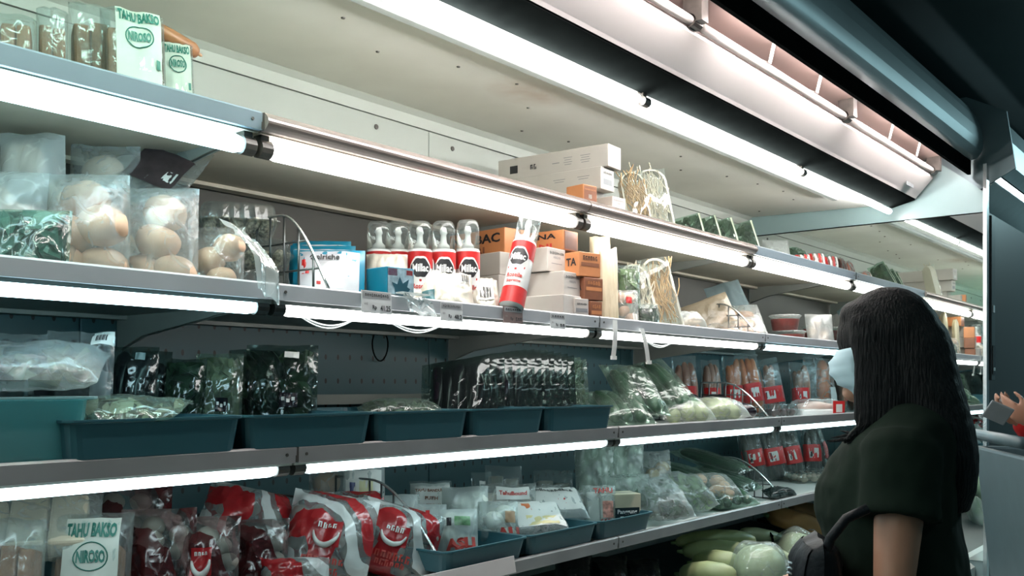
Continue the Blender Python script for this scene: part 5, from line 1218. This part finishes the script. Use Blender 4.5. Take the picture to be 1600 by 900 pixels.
for k, (px, Yp, lab) in enumerate(((1262, 0.10, 'clear clamshell of pale rolls below the red banded packs'), (1285, 0.0, 'clear clamshell of pale rolls at the rail beside the shopper'))):
    clamshell(lab, 4, px-44, px+44, 730, Yp, -30, z4+0.001, 0.055, 280+k, d=0.13, content=M_bunp, n=12, group='clear clamshells of rolls', cat='food pack', nm='roll')
lying('crumpled_dark_bag', 'small crumpled dark bag at the foot of the lower wire divider', 'bag', 4, 1226, Y4+0.03, 0.12, 0.10, 0.05, -40, film('crumpled_dark', opacity=0.5, rough=0.15, body=(0.03, 0.05, 0.05), tint=(0.3, 0.35, 0.35)), None, seed=283)
# loose pale price plate on the lower rail
pp = thing('price_plate', 'pale blank price plate clipped on the lower rail', 'price plate', (Xat(745, Y4-0.03), Y4-0.022, z4-0.012), 0, R(-10), 0)
MB().box(-0.19, 0.17, -0.0015, 0.0015, 0, 0.045).build('plate', mat('plate_pale', (0.48, 0.46, 0.46), 0.4, var=0.04), pp, bevel=0.001)
MB().box(-0.18, 0.16, 0.0016, 0.008, 0.034, 0.043).build('clip', M_grey, pp)

# ------------------------------------------------------------------ base deck produce
zb0 = 0.40
def base_z(px, py, Y): return Zat(py, Xat(px, Y), Y)
deck = thing('produce_riser', 'dark stepped riser under the heap of squash in the base deck', 'riser', (2.4, 0, 0.43))
MB().extrude_x([(-0.40, 0.0), (-0.40, 0.03), (-0.10, 0.12), (0.60, 0.20), (0.60, 0.0)], 0, 2.58).build('riser_top', mat('riser_dark', (0.02, 0.03, 0.03), 0.5), deck)
def riser(Y): return 0.43+(0.03+0.09*(Y+0.40)/0.30 if Y < -0.10 else 0.12+0.08*(Y+0.10)/0.70)
def longveg(name, label, cat, pa, pb, Ya, Yb_, rad, m, group, prof=None, bend=0.015, tip=None):
    xa, xb = Xat(pa[0], Ya), Xat(pb[0], Yb_)
    A = Vector((xa, Ya, max(riser(Ya)+rad, Zat(pa[1], xa, Ya)))); B = Vector((xb, Yb_, max(riser(Yb_)+rad, Zat(pb[1], xb, Yb_))))
    o = thing(name, label, cat, A, 0, 0, 0, group)
    D = B-A; pr = prof or [(0, .25), (.03, .6), (.1, .85), (.25, 1), (.5, 1), (.75, .92), (.9, .75), (.97, .5), (1, .2)]
    MB().tube([tuple(D*q+Vector((0, 0, bend*math.sin(PI*q)))) for q, r_ in pr], [rad*r_ for q, r_ in pr], 16).build('body', m, o, smooth=True)
    d = D.normalized()
    MB().tube([tuple(D*1.0-d*0.006), tuple(D+d*0.02)], [rad*0.22, rad*0.14], 8).build('stem', tip or M_leafl, o, smooth=True)
    return o
GS = 'pale green squash heaped in the base deck'
longveg('squash', 'uppermost pale squash with dark tapering end', 'squash', (1180, 846), (1056, 848), -0.06, 0.14, 0.036, M_cucl, GS)
longveg('squash', 'second pale squash of the heap, below the uppermost', 'squash', (1176, 868), (1066, 862), -0.10, 0.10, 0.040, M_cucl, GS)
longveg('squash', 'third pale squash, pointing at the wrapped cabbage', 'squash', (1158, 884), (1082, 880), -0.16, 0.02, 0.040, M_cucl, GS)
longveg('squash', 'lowest pale squash at the bottom edge', 'squash', (1150, 902), (1062, 897), -0.20, 0.0, 0.038, M_cucl, GS)
GR = 'pale radishes behind the squash'
longveg('radish', 'pale radish with a dark band, above the squash heap', 'radish', (1250, 862), (1156, 832), -0.06, 0.10, 0.036, M_leek, GR)
longveg('radish', 'wrapped radish lying behind the cabbage', 'radish', (1240, 880), (1172, 858), -0.12, 0.0, 0.028, M_leek, GR)
bd = thing('dark_rubber_band', 'dark band tied round the pale radish', 'band', (Xat(1201, 0.02), 0.02, Zat(846, Xat(1201, 0.02), 0.02)), R(-40))
MB().tube([(0.0, 0.040*math.cos(t), 0.040*math.sin(t)) for t in [2*PI*k/20 for k in range(21)]], 0.005, 6).build('band_loop', M_black, bd, smooth=True)
MB().ball((0, -0.03, 0.028), (0.008, 0.008, 0.006), 8, 6).build('knot', M_black, bd, smooth=True)
def cabbage(label, px, py, Y, rad, seed, m):
    X = Xat(px, Y); o = thing('wrapped_cabbage', label, 'cabbage', (X, Y, max(riser(Y)+rad*0.9, Zat(py, X, Y))), 0.4*seed, 0, 0, 'wrapped cabbages in the base deck')
    MB().ball((0, 0, 0), (rad, rad*0.95, rad*0.88), 24, 16, amp=0.10, seed=seed).build('head', m, o, smooth=True)
    for k in range(6):
        a = 2*PI*k/6; b = MB(); n = 6
        for i in range(n+1):
            for j in range(n+1):
                ph = -0.9+1.9*i/n; th = a-0.6+1.2*j/n; q = rad*(1.012+0.035*mnoise.noise(Vector((i*0.8+seed, j*0.8, k))))
                b.v.append((q*math.cos(ph)*math.cos(th), q*0.95*math.cos(ph)*math.sin(th), q*0.9*math.sin(ph)))
        b.f = [(i*(n+1)+j, i*(n+1)+j+1, (i+1)*(n+1)+j+1, (i+1)*(n+1)+j) for i in range(n) for j in range(n)]
        b.build('leaf', m, o, smooth=True)
    MB().ball((0, 0, 0), (rad*1.12, rad*1.10, rad*1.06), 26, 18, amp=0.16, seed=seed+5).build('film', film('cabbage_wrap', opacity=0.16, bump=1.0, rough=0.1, bscale=50), o, smooth=True)
M_cab = mat('cabbage_pale_green', (0.36, 0.42, 0.26), 0.45, var=0.05, scale=30)
cabbage('film wrapped cabbage at the bottom edge beside the shoulder bag', 1186, 890, -0.22, 0.10, 1, M_cab)
cabbage('film wrapped cabbage behind the shoulder bag, in the base deck', 1246, 862, -0.10, 0.095, 2, M_cab)
pouch('white_crinkled_bag', 'pale crinkled bag between wrapped cabbage and shoulder bag', 'food bag', 4, 1205, 1262, 880, -0.30, 0.10, -45, 20, F_cloud, ('leaves', 30, M_leafl, 0.04), zb=riser(-0.25)+0.0, seed=290)
longveg('squash', 'large orange brown squash with a price sticker', 'squash', (1284, 832), (1200, 806), 0.02, 0.18, 0.052, mat('squash_orange', (0.52, 0.30, 0.11), 0.4, var=0.25, scale=8), 'orange squash in the base deck')
longveg('squash', 'darker orange squash behind the stickered one', 'squash', (1300, 812), (1232, 796), 0.12, 0.28, 0.045, mat('squash_tan', (0.40, 0.24, 0.10), 0.4, var=0.3, scale=8), 'orange squash in the base deck')
st = bpy.data.objects['squash.004']
MB().box(-0.014, 0.014, -0.011, 0.011, -0.001, 0.001).build('price_sticker', M_paper, st).location = Vector((Xat(1250, 0.07)-st.location.x, -0.005, 0.03))
for k, (px, py, Y, lab) in enumerate(((905, 880, 0.20, 'black bag in the base deck below the end tray'), (960, 892, 0.12, 'black bag with pale tag in the base deck'), (1010, 897, 0.05, 'black bag beside the squash stems, bottom edge'))):
    X = Xat(px, Y); pouch('black_bag', lab, 'bag', 4, px-34, px+34, py-18, Y, 0.14, -40, 14, mat('black_bag_plastic', (0.012, 0.014, 0.015), 0.25, var=0.3, bump=0.3), None, [('pale_tag', -0.3, 0.1, 0.5, 0.62, mat('dim_sticker', (0.2, 0.28, 0.28), 0.5))] if k == 1 else [], (), 'black bags in the base deck', zb=0.43 if k == 0 else 0.44, seed=295+k)
# ------------------------------------------------------------------ people
def at_view(right, fwd, z=0.0):
    """a point given to the right of and ahead of the camera, at height z"""
    return Vector((SA*right+CA*fwd, -CAMD-CA*right+SA*fwd, z))
def ring_loft(b, rings, n=20, cap=True):
    """rings: (centre, half width along a, half depth along c, a, c)"""
    k = len(b.v)
    for C, ra, rc, A, Cc in rings:
        for j in range(n):
            t = 2*PI*j/n; b.v.append(tuple(C+A*(ra*math.cos(t))+Cc*(rc*math.sin(t))))
    for i in range(len(rings)-1):
        for j in range(n): b.f.append((k+i*n+j, k+i*n+(j+1) % n, k+(i+1)*n+(j+1) % n, k+(i+1)*n+j))
    if cap:
        b.f.append(tuple(k+j for j in range(n))[::-1]); b.f.append(tuple(k+(len(rings)-1)*n+j for j in range(n)))
    return b
def limb(b, pts, rads, n=14):
    """a tapering limb with rounded ends"""
    b.tube(pts, rads, n)
    b.ball(pts[0], rads[0], n, 8); b.ball(pts[-1], rads[-1], n, 8)
def hand(b, wrist, fwd, palm_n, side, s=1.0, curl=0.5):
    """palm, four fingers and a thumb; fwd along the fingers, palm_n out of the palm, side towards the thumb"""
    wrist = Vector(wrist); f, p, t = fwd.normalized(), palm_n.normalized(), side.normalized()
    ring_loft(b, [(wrist+f*(q*s), w*s, th*s, t, p) for q, w, th in ((-0.015, 0.024, 0.020), (0.0, 0.026, 0.019), (0.03, 0.036, 0.017), (0.07, 0.041, 0.015), (0.095, 0.036, 0.012))], 14)
    for k, (off, L) in enumerate(((0.029, 0.070), (0.010, 0.080), (-0.010, 0.074), (-0.028, 0.058))):
        a = wrist+f*(0.088*s)+t*(off*s); pts = [tuple(a)]; d = f.copy(); ang = 0
        for q in (0.45, 0.32, 0.23):
            ang += curl*(0.55+0.1*k); dd = f*math.cos(ang)+p*math.sin(ang); a = a+dd*(L*q*s); pts.append(tuple(a))
        limb(b, pts, [0.0092*s, 0.0088*s, 0.0080*s, 0.0068*s], 8)
    a = wrist+f*(0.028*s)+t*(0.030*s); pts = [tuple(a)]
    for q, (df, dt, dp) in ((0.032, (0.6, 0.75, 0.25)), (0.030, (0.8, 0.45, 0.45)), (0.024, (0.85, 0.2, 0.55))):
        a = a+(f*df+t*dt+p*dp).normalized()*(q*s); pts.append(tuple(a))
    limb(b, pts, [0.012*s, 0.0105*s, 0.0095*s, 0.0078*s], 8)
def body_object(b, name, m, parent, voxel=0.007, smooth=6):
    o = b.build(name, m, parent, smooth=True)
    r = o.modifiers.new('remesh', 'REMESH'); r.mode = 'VOXEL'; r.voxel_size = voxel; r.use_smooth_shade = True
    s = o.modifiers.new('smooth', 'SMOOTH'); s.iterations = smooth; s.factor = 0.5
    return o
M_skin = mat('skin', (0.33, 0.165, 0.105), 0.5, var=0.06, scale=8)
M_hair = mat('black_hair', (0.006, 0.0065, 0.007), 0.6, var=0.3, scale=60, spec=0.12)
nt_, N_, L_ = nodes(M_hair)
v_ = vec_node(N_, L_, (70.0, 70.0, 5.0)); n_ = N_.new('ShaderNodeTexNoise'); n_.inputs['Scale'].default_value = 3.0; n_.inputs['Detail'].default_value = 3; L_.new(v_, n_.inputs['Vector'])
p_ = N_.new('ShaderNodeBump'); p_.inputs['Strength'].default_value = 0.8; p_.inputs['Distance'].default_value = 0.01; L_.new(n_.outputs['Fac'], p_.inputs['Height']); L_.new(p_.outputs['Normal'], N_['Principled BSDF'].inputs['Normal'])
M_tee = mat('dark_olive_cotton', (0.007, 0.013, 0.009), 0.9, var=0.15, scale=10, bump=0.15, bscale=14, spec=0.1)
M_mask = mat('pale_blue_mask', (0.42, 0.56, 0.62), 0.8, var=0.04, scale=30)
M_trs = mat('black_trousers', (0.012, 0.013, 0.016), 0.9, var=0.15, spec=0.1)
M_bag = mat('black_leather', (0.006, 0.007, 0.009), 0.5, var=0.2, scale=40, bump=0.15, spec=0.15)

# the shopper: local frame, x = her facing direction, y = her own left, z = up
# (her left side is towards the camera)
HGT = 1.56
base = at_view(0.835, 2.06, 0.0)
view_r = Vector((SA, -CA, 0)); view_f = Vector((CA, SA, 0))
face_dir = (-view_r*0.93+view_f*0.37).normalized()
YAWP = math.atan2(face_dir.y, face_dir.x)
per = thing('person', 'masked shopper with long black hair and dark olive tee facing the shelves', 'person', base, YAWP)
ex, ey, ez = Vector((1, 0, 0)), Vector((0, 1, 0)), Vector((0, 0, 1))
b = MB()
# trunk: (z, centre x, half depth, half width)
TR_ = [(0.72, -0.005, 0.105, 0.165), (0.80, -0.015, 0.125, 0.178), (0.88, -0.010, 0.120, 0.172), (0.96, 0.005, 0.105, 0.152), (1.04, 0.015, 0.108, 0.150), (1.12, 0.025, 0.122, 0.160), (1.18, 0.020, 0.122, 0.165), (1.24, 0.005, 0.105, 0.168), (1.285, -0.010, 0.080, 0.150), (1.315, -0.015, 0.060, 0.095), (1.335, -0.012, 0.050, 0.060)]
ring_loft(b, [(Vector((cx, 0, z)), rd, rw, ex, ey) for z, cx, rd, rw in TR_], 24)
ring_loft(b, [(Vector((cx, 0, z)), r_, r_, ex, ey) for z, cx, r_ in ((1.30, -0.012, 0.055), (1.345, 0.005, 0.050), (1.39, 0.02, 0.052))], 16)
HC = Vector((0.035, 0, 1.445))
b.ball(HC+Vector((-0.012, 0, 0.022)), (0.094, 0.074, 0.095), 24, 16)          # skull
b.ball(HC+Vector((0.032, 0, -0.030)), (0.060, 0.058, 0.078), 20, 14)          # face
b.ball(HC+Vector((0.058, 0, -0.088)), (0.028, 0.030, 0.022), 14, 10)          # chin
ring_loft(b, [(HC+Vector((0.086, 0, 0.006)), 0.006, 0.007, ex, ey), (HC+Vector((0.098, 0, -0.018)), 0.008, 0.010, ex, ey), (HC+Vector((0.106, 0, -0.036)), 0.010, 0.015, ex, ey), (HC+Vector((0.092, 0, -0.048)), 0.012, 0.012, ex, ey)], 10)  # nose
for s in (-1, 1):
    b.ball(HC+Vector((-0.004, s*0.076, -0.015)), (0.018, 0.008, 0.030), 10, 8)   # ear
    b.ball(HC+Vector((0.078, s*0.028, 0.014)), (0.012, 0.020, 0.007), 10, 6)     # brow
# arms
for s in (-1, 1):
    sh = Vector((-0.002, s*0.150, 1.215)); el = Vector((0.015, s*0.205, 0.985)); wr = Vector((0.075, s*0.205, 0.765))
    if s < 0: el = Vector((0.02, -0.20, 0.99)); wr = Vector((0.20, -0.13, 0.93))
    mid = (sh+el)/2; mid2 = el.lerp(wr, 0.35)
    limb(b, [tuple(sh), tuple(mid), tuple(el), tuple(mid2), tuple(wr)], [0.050, 0.047, 0.039, 0.038, 0.025], 14)
    f = (wr-el).normalized()
    hand(b, wr+f*0.012, f, Vector((0, -s, 0)) if s > 0 else Vector((0, 0.3, -1)), Vector((1, 0, 0.2)) if s > 0 else Vector((0.1, 1, 0.2)), 0.95, 0.45)
# legs
for s in (-1, 1):
    limb(b, [(-0.01, s*0.088, 0.78), (0.0, s*0.092, 0.62), (0.01, s*0.09, 0.44), (-0.01, s*0.09, 0.30), (-0.02, s*0.09, 0.08)], [0.092, 0.080, 0.055, 0.052, 0.036], 14)
    ring_loft(b, [(Vector((x, s*0.09, z)), rw, rz, ey, ez) for x, z, rw, rz in ((-0.06, 0.035, 0.028, 0.030), (-0.02, 0.045, 0.034, 0.042), (0.06, 0.034, 0.040, 0.032), (0.13, 0.024, 0.040, 0.022), (0.17, 0.02, 0.026, 0.016))], 12)
body_object(b, 'body', M_skin, per, 0.007, 4)
# eyes
for s in (-1, 1):
    MB().ball(HC+Vector((0.079, s*0.029, -0.004)), (0.009, 0.012, 0.008), 12, 8).build('eye', mat('eye_dark', (0.03, 0.02, 0.018), 0.2), per, smooth=True)
# mask: a pleated shell over nose, mouth and chin
def shell(rings, name, m, th=0.003):
    b = MB(); n = len(rings[0])
    for r in rings: b.v += [tuple(p) for p in r]
    for i in range(len(rings)-1):
        for j in range(n-1): b.f.append((i*n+j, i*n+j+1, (i+1)*n+j+1, (i+1)*n+j))
    o = b.build(name, m, per, smooth=True)
    q = o.modifiers.new('thick', 'SOLIDIFY'); q.thickness = th; q.offset = 1
    return o
rows = []
for k in range(13):
    q = k/12; z = 0.002-0.098*q
    out = 0.076+0.026*math.sin(PI*min(1, q*1.12+0.10))+(0.004 if k % 3 == 0 else 0)
    if q > 0.75: out -= 0.030*(q-0.75)/0.25
    row = []
    for j in range(15):
        t = -1.25+2.5*j/14
        rr = out*math.cos(t)**0.8 if abs(t) < PI/2 else 0
        row.append(HC+Vector((0.012+rr*0.98, 0.074*math.sin(t)/math.sin(1.25), z+0.012*(1-math.cos(t)))))
    rows.append(row)
mk = shell(rows, 'face_mask', M_mask, 0.002)
for s in (-1, 1):
    MB().tube([tuple(HC+Vector((0.045, s*0.072, -0.012))), tuple(HC+Vector((0.02, s*0.082, 0.0))), tuple(HC+Vector((-0.012, s*0.084, 0.006))), tuple(HC+Vector((-0.02, s*0.085, -0.02)))], 0.002, 6).build('ear_loop', M_mask, mk, smooth=True)
# tee: a shell outside the trunk with short sleeves
b = MB()
TE = [(0.80, -0.020, 0.155, 0.205), (0.86, -0.018, 0.152, 0.202), (0.92, -0.008, 0.146, 0.192), (0.98, 0.006, 0.141, 0.184), (1.04, 0.018, 0.142, 0.180), (1.10, 0.030, 0.148, 0.182), (1.16, 0.026, 0.148, 0.186), (1.21, 0.012, 0.134, 0.190), (1.255, -0.004, 0.116, 0.190), (1.295, -0.014, 0.094, 0.172), (1.325, -0.016, 0.076, 0.124), (1.345, -0.014, 0.066, 0.085)]
ring_loft(b, [(Vector((cx, 0, z)), rd, rw, ex, ey) for z, cx, rd, rw in TE], 28)
for s in (-1, 1):
    sh = Vector((-0.002, s*0.140, 1.250)); el = Vector((0.013, s*0.205, 1.005)) if s > 0 else Vector((0.01, -0.200, 1.02))
    d = (el-sh).normalized(); a = ey.cross(d).normalized(); c = d.cross(a)
    ring_loft(b, [(sh+(el-sh)*q, r_, r_*0.92, a, c) for q, r_ in ((-0.12, 0.060), (0.0, 0.078), (0.25, 0.078), (0.4, 0.077), (0.52, 0.079), (0.58, 0.080))], 18)
tee = body_object(b, 'tee_shirt', M_tee, per, 0.008, 6)
tx = bpy.data.textures.new('cloth_folds', 'CLOUDS'); tx.noise_scale = 0.11
dm = tee.modifiers.new('folds', 'DISPLACE'); dm.texture = tx; dm.strength = 0.018; dm.mid_level = 0.5; dm.texture_coords = 'LOCAL'
# trousers and shoes
b = MB()
ring_loft(b, [(Vector((cx, 0, z)), rd, rw, ex, ey) for z, cx, rd, rw in ((0.70, -0.01, 0.118, 0.178), (0.78, -0.015, 0.135, 0.188), (0.86, -0.012, 0.130, 0.182), (0.92, -0.005, 0.118, 0.168))], 24)
for s in (-1, 1):
    limb(b, [(-0.01, s*0.088, 0.76), (0.0, s*0.092, 0.60), (0.01, s*0.09, 0.44), (-0.01, s*0.09, 0.28), (-0.02, s*0.09, 0.09)], [0.102, 0.092, 0.070, 0.065, 0.058], 14)
body_object(b, 'trousers', M_trs, per, 0.010, 4)
for s in (-1, 1):
    b = MB(); ring_loft(b, [(Vector((x, s*0.09, z)), rw, rz, ey, ez) for x, z, rw, rz in ((-0.075, 0.04, 0.026, 0.032), (-0.05, 0.05, 0.040, 0.05), (0.0, 0.05, 0.043, 0.05), (0.06, 0.038, 0.047, 0.038), (0.13, 0.03, 0.046, 0.03), (0.19, 0.024, 0.026, 0.02))], 14)
    b.build('shoe', M_bag, per, smooth=True)
# hair: a long shell falling behind the shoulders, fringe at the front
b = MB()
b.ball(HC+Vector((-0.010, 0, 0.034)), (0.106, 0.092, 0.106), 28, 18, amp=0.02, seed=3)
HR = [(1.50, -0.008, 0.080, 0.080), (1.46, -0.012, 0.090, 0.090), (1.40, -0.024, 0.090, 0.098), (1.34, -0.042, 0.088, 0.104), (1.28, -0.062, 0.082, 0.108), (1.22, -0.082, 0.070, 0.104), (1.16, -0.094, 0.054, 0.092), (1.11, -0.100, 0.034, 0.068)]
ring_loft(b, [(Vector((cx, 0, z)), rd, rw, ex, ey) for z, cx, rd, rw in HR], 26)
for s in (-1, 1):      # locks in front of the ears, falling to the shoulder
    ring_loft(b, [(HC+Vector((x, s*y, z)), ra, rb_, ex, ey) for x, y, z, ra, rb_ in ((0.028, 0.060, 0.075, 0.045, 0.025), (0.028, 0.076, 0.03, 0.040, 0.018), (0.012, 0.083, -0.03, 0.048, 0.018), (0.002, 0.086, -0.09, 0.058, 0.020), (0.004, 0.088, -0.14, 0.056, 0.022), (0.014, 0.085, -0.18, 0.038, 0.016))], 14)
b.ball(HC+Vector((0.040, 0, 0.080)), (0.052, 0.072, 0.036), 18, 10)
hr = body_object(b, 'hair', M_hair, per, 0.007, 5)
tx2 = bpy.data.textures.new('hair_locks', 'CLOUDS'); tx2.noise_scale = 0.03
dm = hr.modifiers.new('locks', 'DISPLACE'); dm.texture = tx2; dm.strength = 0.004; dm.mid_level = 0.5; dm.texture_coords = 'LOCAL'
rng = random.Random(8)
for k in range(26):    # loose strands curling forward at the tips
    s = 1 if k % 3 else -1
    p0 = HC+Vector((0.02+0.02*rng.random(), s*(0.088+0.01*rng.random()), -0.10)); q = rng.uniform(0.03, 0.085)
    MB().tube([tuple(p0), tuple(p0+Vector((0.004, 0.004*s, -0.05))), tuple(p0+Vector((q*0.5, 0.006*s, -0.085))), tuple(p0+Vector((q, 0.006*s, -0.095+0.02*rng.random())))], [0.008, 0.007, 0.005, 0.001], 6).build('hair_strand', M_hair, hr, smooth=True)
# shoulder bag in front of her waist
bg = thing('shoulder_bag', 'black leather bag hanging in front of the shopper’s waist', 'bag', at_view(0.625, 1.95, 0.865), YAWP+R(100))
P = Pillow(0.20, 0.20, 0.10, 5, 3.4, 0.004, 0.9, 0.02)
P.skin(18, 16).build('bag_body', M_bag, bg, smooth=True)
P.patch(-0.86, 0.86, 0.42, 0.95, 0.004, nx=14, ny=8).build('flap', M_bag, bg, smooth=True)
for q in range(3): P.patch(-0.30+0.02*q, 0.10+0.02*q, 0.60+0.05*q, 0.62+0.05*q, 0.007, nx=4, ny=1).build('metal_bar', M_steel, bg)
MB().tube([(0.085, 0, 0.17), (0.088, 0.01, 0.21), (0.088, 0.04, 0.25), (0.085, 0.08, 0.27)], 0.010, 8).build('strap', M_bag, bg, smooth=True)
MB().ball((0.115, -0.03, 0.12), (0.012, 0.008, 0.012), 10, 8).build('metal_ring', M_steel, bg, smooth=True)

# the other customer at the frame edge
M_redslv = mat('red_sleeve', (0.34, 0.012, 0.012), 0.8, var=0.1, spec=0.2)
base2 = at_view(2.13, 3.46, 0.0)
f2 = (-view_r*0.9+view_f*0.2).normalized()
p2 = thing('person', 'customer in red sleeves holding a phone over the trolley', 'person', base2, math.atan2(f2.y, f2.x))
b = MB()
ring_loft(b, [(Vector((cx, 0, z)), rd, rw, ex, ey) for z, cx, rd, rw in TR_], 24)
ring_loft(b, [(Vector((cx, 0, z)), r_, r_, ex, ey) for z, cx, r_ in ((1.30, -0.012, 0.055), (1.345, 0.005, 0.050), (1.39, 0.02, 0.052))], 16)
b.ball(HC+Vector((-0.012, 0, 0.022)), (0.094, 0.074, 0.095), 20, 14); b.ball(HC+Vector((0.032, 0, -0.030)), (0.060, 0.058, 0.078), 18, 12); b.ball(HC+Vector((0.058, 0, -0.088)), (0.028, 0.030, 0.022), 12, 8)
b.ball(HC+Vector((0.098, 0, -0.028)), (0.016, 0.013, 0.02), 10, 8)
for s in (-1, 1):
    sh = Vector((-0.01, s*0.16, 1.255)); el = Vector((0.04, s*0.20, 1.02)); wr = Vector((0.245, s*0.10+0.02, 1.235))
    limb(b, [tuple(sh), tuple((sh+el)/2), tuple(el), tuple(el.lerp(wr, 0.35)), tuple(wr)], [0.055, 0.047, 0.040, 0.038, 0.025], 12)
    f = (wr-el).normalized(); hand(b, wr+f*0.012, (f+Vector((0.6, 0, 0))).normalized(), Vector((0, -s, 0.5)), Vector((0, 0.2*s, 1)), 0.95, 1.05)
for s in (-1, 1):
    limb(b, [(-0.01, s*0.088, 0.78), (0.0, s*0.092, 0.62), (0.01, s*0.09, 0.44), (-0.01, s*0.09, 0.30), (-0.02, s*0.09, 0.08)], [0.092, 0.080, 0.055, 0.052, 0.036], 12)
    ring_loft(b, [(Vector((x, s*0.09, z)), rw, rz, ey, ez) for x, z, rw, rz in ((-0.06, 0.035, 0.028, 0.030), (-0.02, 0.045, 0.034, 0.042), (0.06, 0.034, 0.040, 0.032), (0.13, 0.024, 0.040, 0.022), (0.17, 0.02, 0.026, 0.016))], 12)
body_object(b, 'body', M_skin, p2, 0.008, 4)
b = MB(); ring_loft(b, [(Vector((cx, 0, z)), rd, rw, ex, ey) for z, cx, rd, rw in TE], 24); body_object(b, 'vest', M_trs, p2, 0.010, 4)
for s in (-1, 1):
    b = MB(); sh = Vector((-0.01, s*0.155, 1.262)); el = Vector((0.04, s*0.20, 1.02)); wr = Vector((0.235, s*0.105+0.02, 1.225))
    limb(b, [tuple(sh), tuple((sh+el)/2), tuple(el), tuple(el.lerp(wr, 0.5)), tuple(wr)], [0.068, 0.060, 0.054, 0.050, 0.042], 14)
    body_object(b, 'red_sleeve', M_redslv, p2, 0.009, 4)
b = MB(); ring_loft(b, [(Vector((cx, 0, z)), rd, rw, ex, ey) for z, cx, rd, rw in ((0.70, -0.01, 0.118, 0.178), (0.78, -0.015, 0.135, 0.188), (0.90, -0.01, 0.125, 0.178))], 24)
for s in (-1, 1): limb(b, [(-0.01, s*0.088, 0.76), (0.0, s*0.092, 0.60), (0.01, s*0.09, 0.44), (-0.02, s*0.09, 0.09)], [0.102, 0.092, 0.070, 0.058], 12)
body_object(b, 'trousers', M_trs, p2, 0.012, 4)
b = MB(); b.ball(HC+Vector((-0.022, 0, 0.034)), (0.112, 0.094, 0.108), 24, 16); ring_loft(b, [(Vector((cx, 0, z)), rd, rw, ex, ey) for z, cx, rd, rw in HR[:5]], 22); body_object(b, 'hair', M_hair, p2, 0.009, 4)
ph = thing('phone', 'grey phone held in the customer’s hand over the trolley', 'phone', at_view(1.72, 3.33, 1.262), math.atan2(f2.y, f2.x), R(60), R(-25))
MB().box(-0.005, 0.075, -0.036, 0.036, 0, 0.009).build('phone_body', mat('phone_grey', (0.18, 0.20, 0.21), 0.3), ph, bevel=0.004)
MB().box(0.0, 0.07, -0.032, 0.032, 0.0092, 0.0098).build('screen', M_ink, ph)

# shopping trolley at the frame edge
M_trol = mat('trolley_grey_plastic', (0.07, 0.11, 0.125), 0.4, var=0.08)
tl = thing('shopping_trolley', 'grey plastic shopping trolley at the frame edge below the phone', 'trolley', at_view(1.775, 2.93, 0.0), math.atan2(f2.y, f2.x))
def rbox(b, x0, x1, y0, y1, z0, z1): return b.box(x0, x1, y0, y1, z0, z1)
o = MB().add([(-0.26, -0.24, 0.42), (0.20, -0.24, 0.42), (0.20, 0.24, 0.42), (-0.26, 0.24, 0.42), (-0.30, -0.28, 1.17), (0.27, -0.28, 1.17), (0.27, 0.28, 1.17), (-0.30, 0.28, 1.17),
     (-0.24, -0.22, 0.45), (0.18, -0.22, 0.45), (0.18, 0.22, 0.45), (-0.24, 0.22, 0.45), (-0.28, -0.26, 1.17), (0.25, -0.26, 1.17), (0.25, 0.26, 1.17), (-0.28, 0.26, 1.17)],
     [(0, 3, 2, 1), (0, 1, 5, 4), (1, 2, 6, 5), (2, 3, 7, 6), (3, 0, 4, 7), (8, 9, 10, 11), (8, 12, 13, 9), (9, 13, 14, 10), (10, 14, 15, 11), (11, 15, 12, 8), (4, 5, 13, 12), (5, 6, 14, 13), (6, 7, 15, 14), (7, 4, 12, 15)]).build('basket', M_trol, tl, bevel=0.012)
MB().tube([(0.275, -0.28, 1.21), (0.275, 0.28, 1.21)], 0.018, 12).build('handle', M_trol, tl, smooth=True)
for y in (-0.10, 0.0, 0.10): MB().tube([(-0.28, y, 1.185), (0.26, y, 1.195)], 0.006, 8).build('rack_wire', M_wirel, tl, smooth=True)
for x, y in ((-0.22, -0.2), (-0.22, 0.2), (0.18, -0.2), (0.18, 0.2)):
    MB().tube([(x, y, 0.06), (x, y, 0.44)], 0.018, 10).build('post', M_trol, tl, smooth=True)
    w = MB().lathe([(0.045, -0.014), (0.055, -0.010), (0.055, 0.010), (0.045, 0.014)], 18); w.rot(Matrix.Rotation(PI/2, 3, 'X')); w.build('wheel', M_black, tl, smooth=True).location = (x, y, 0.055)
MB().tube([(0.25, 0.285, 0.99), (-0.1, 0.305, 0.99), (-0.30, 0.29, 0.97)], 0.028, 12).build('side_bumper', M_trol, tl, smooth=True)
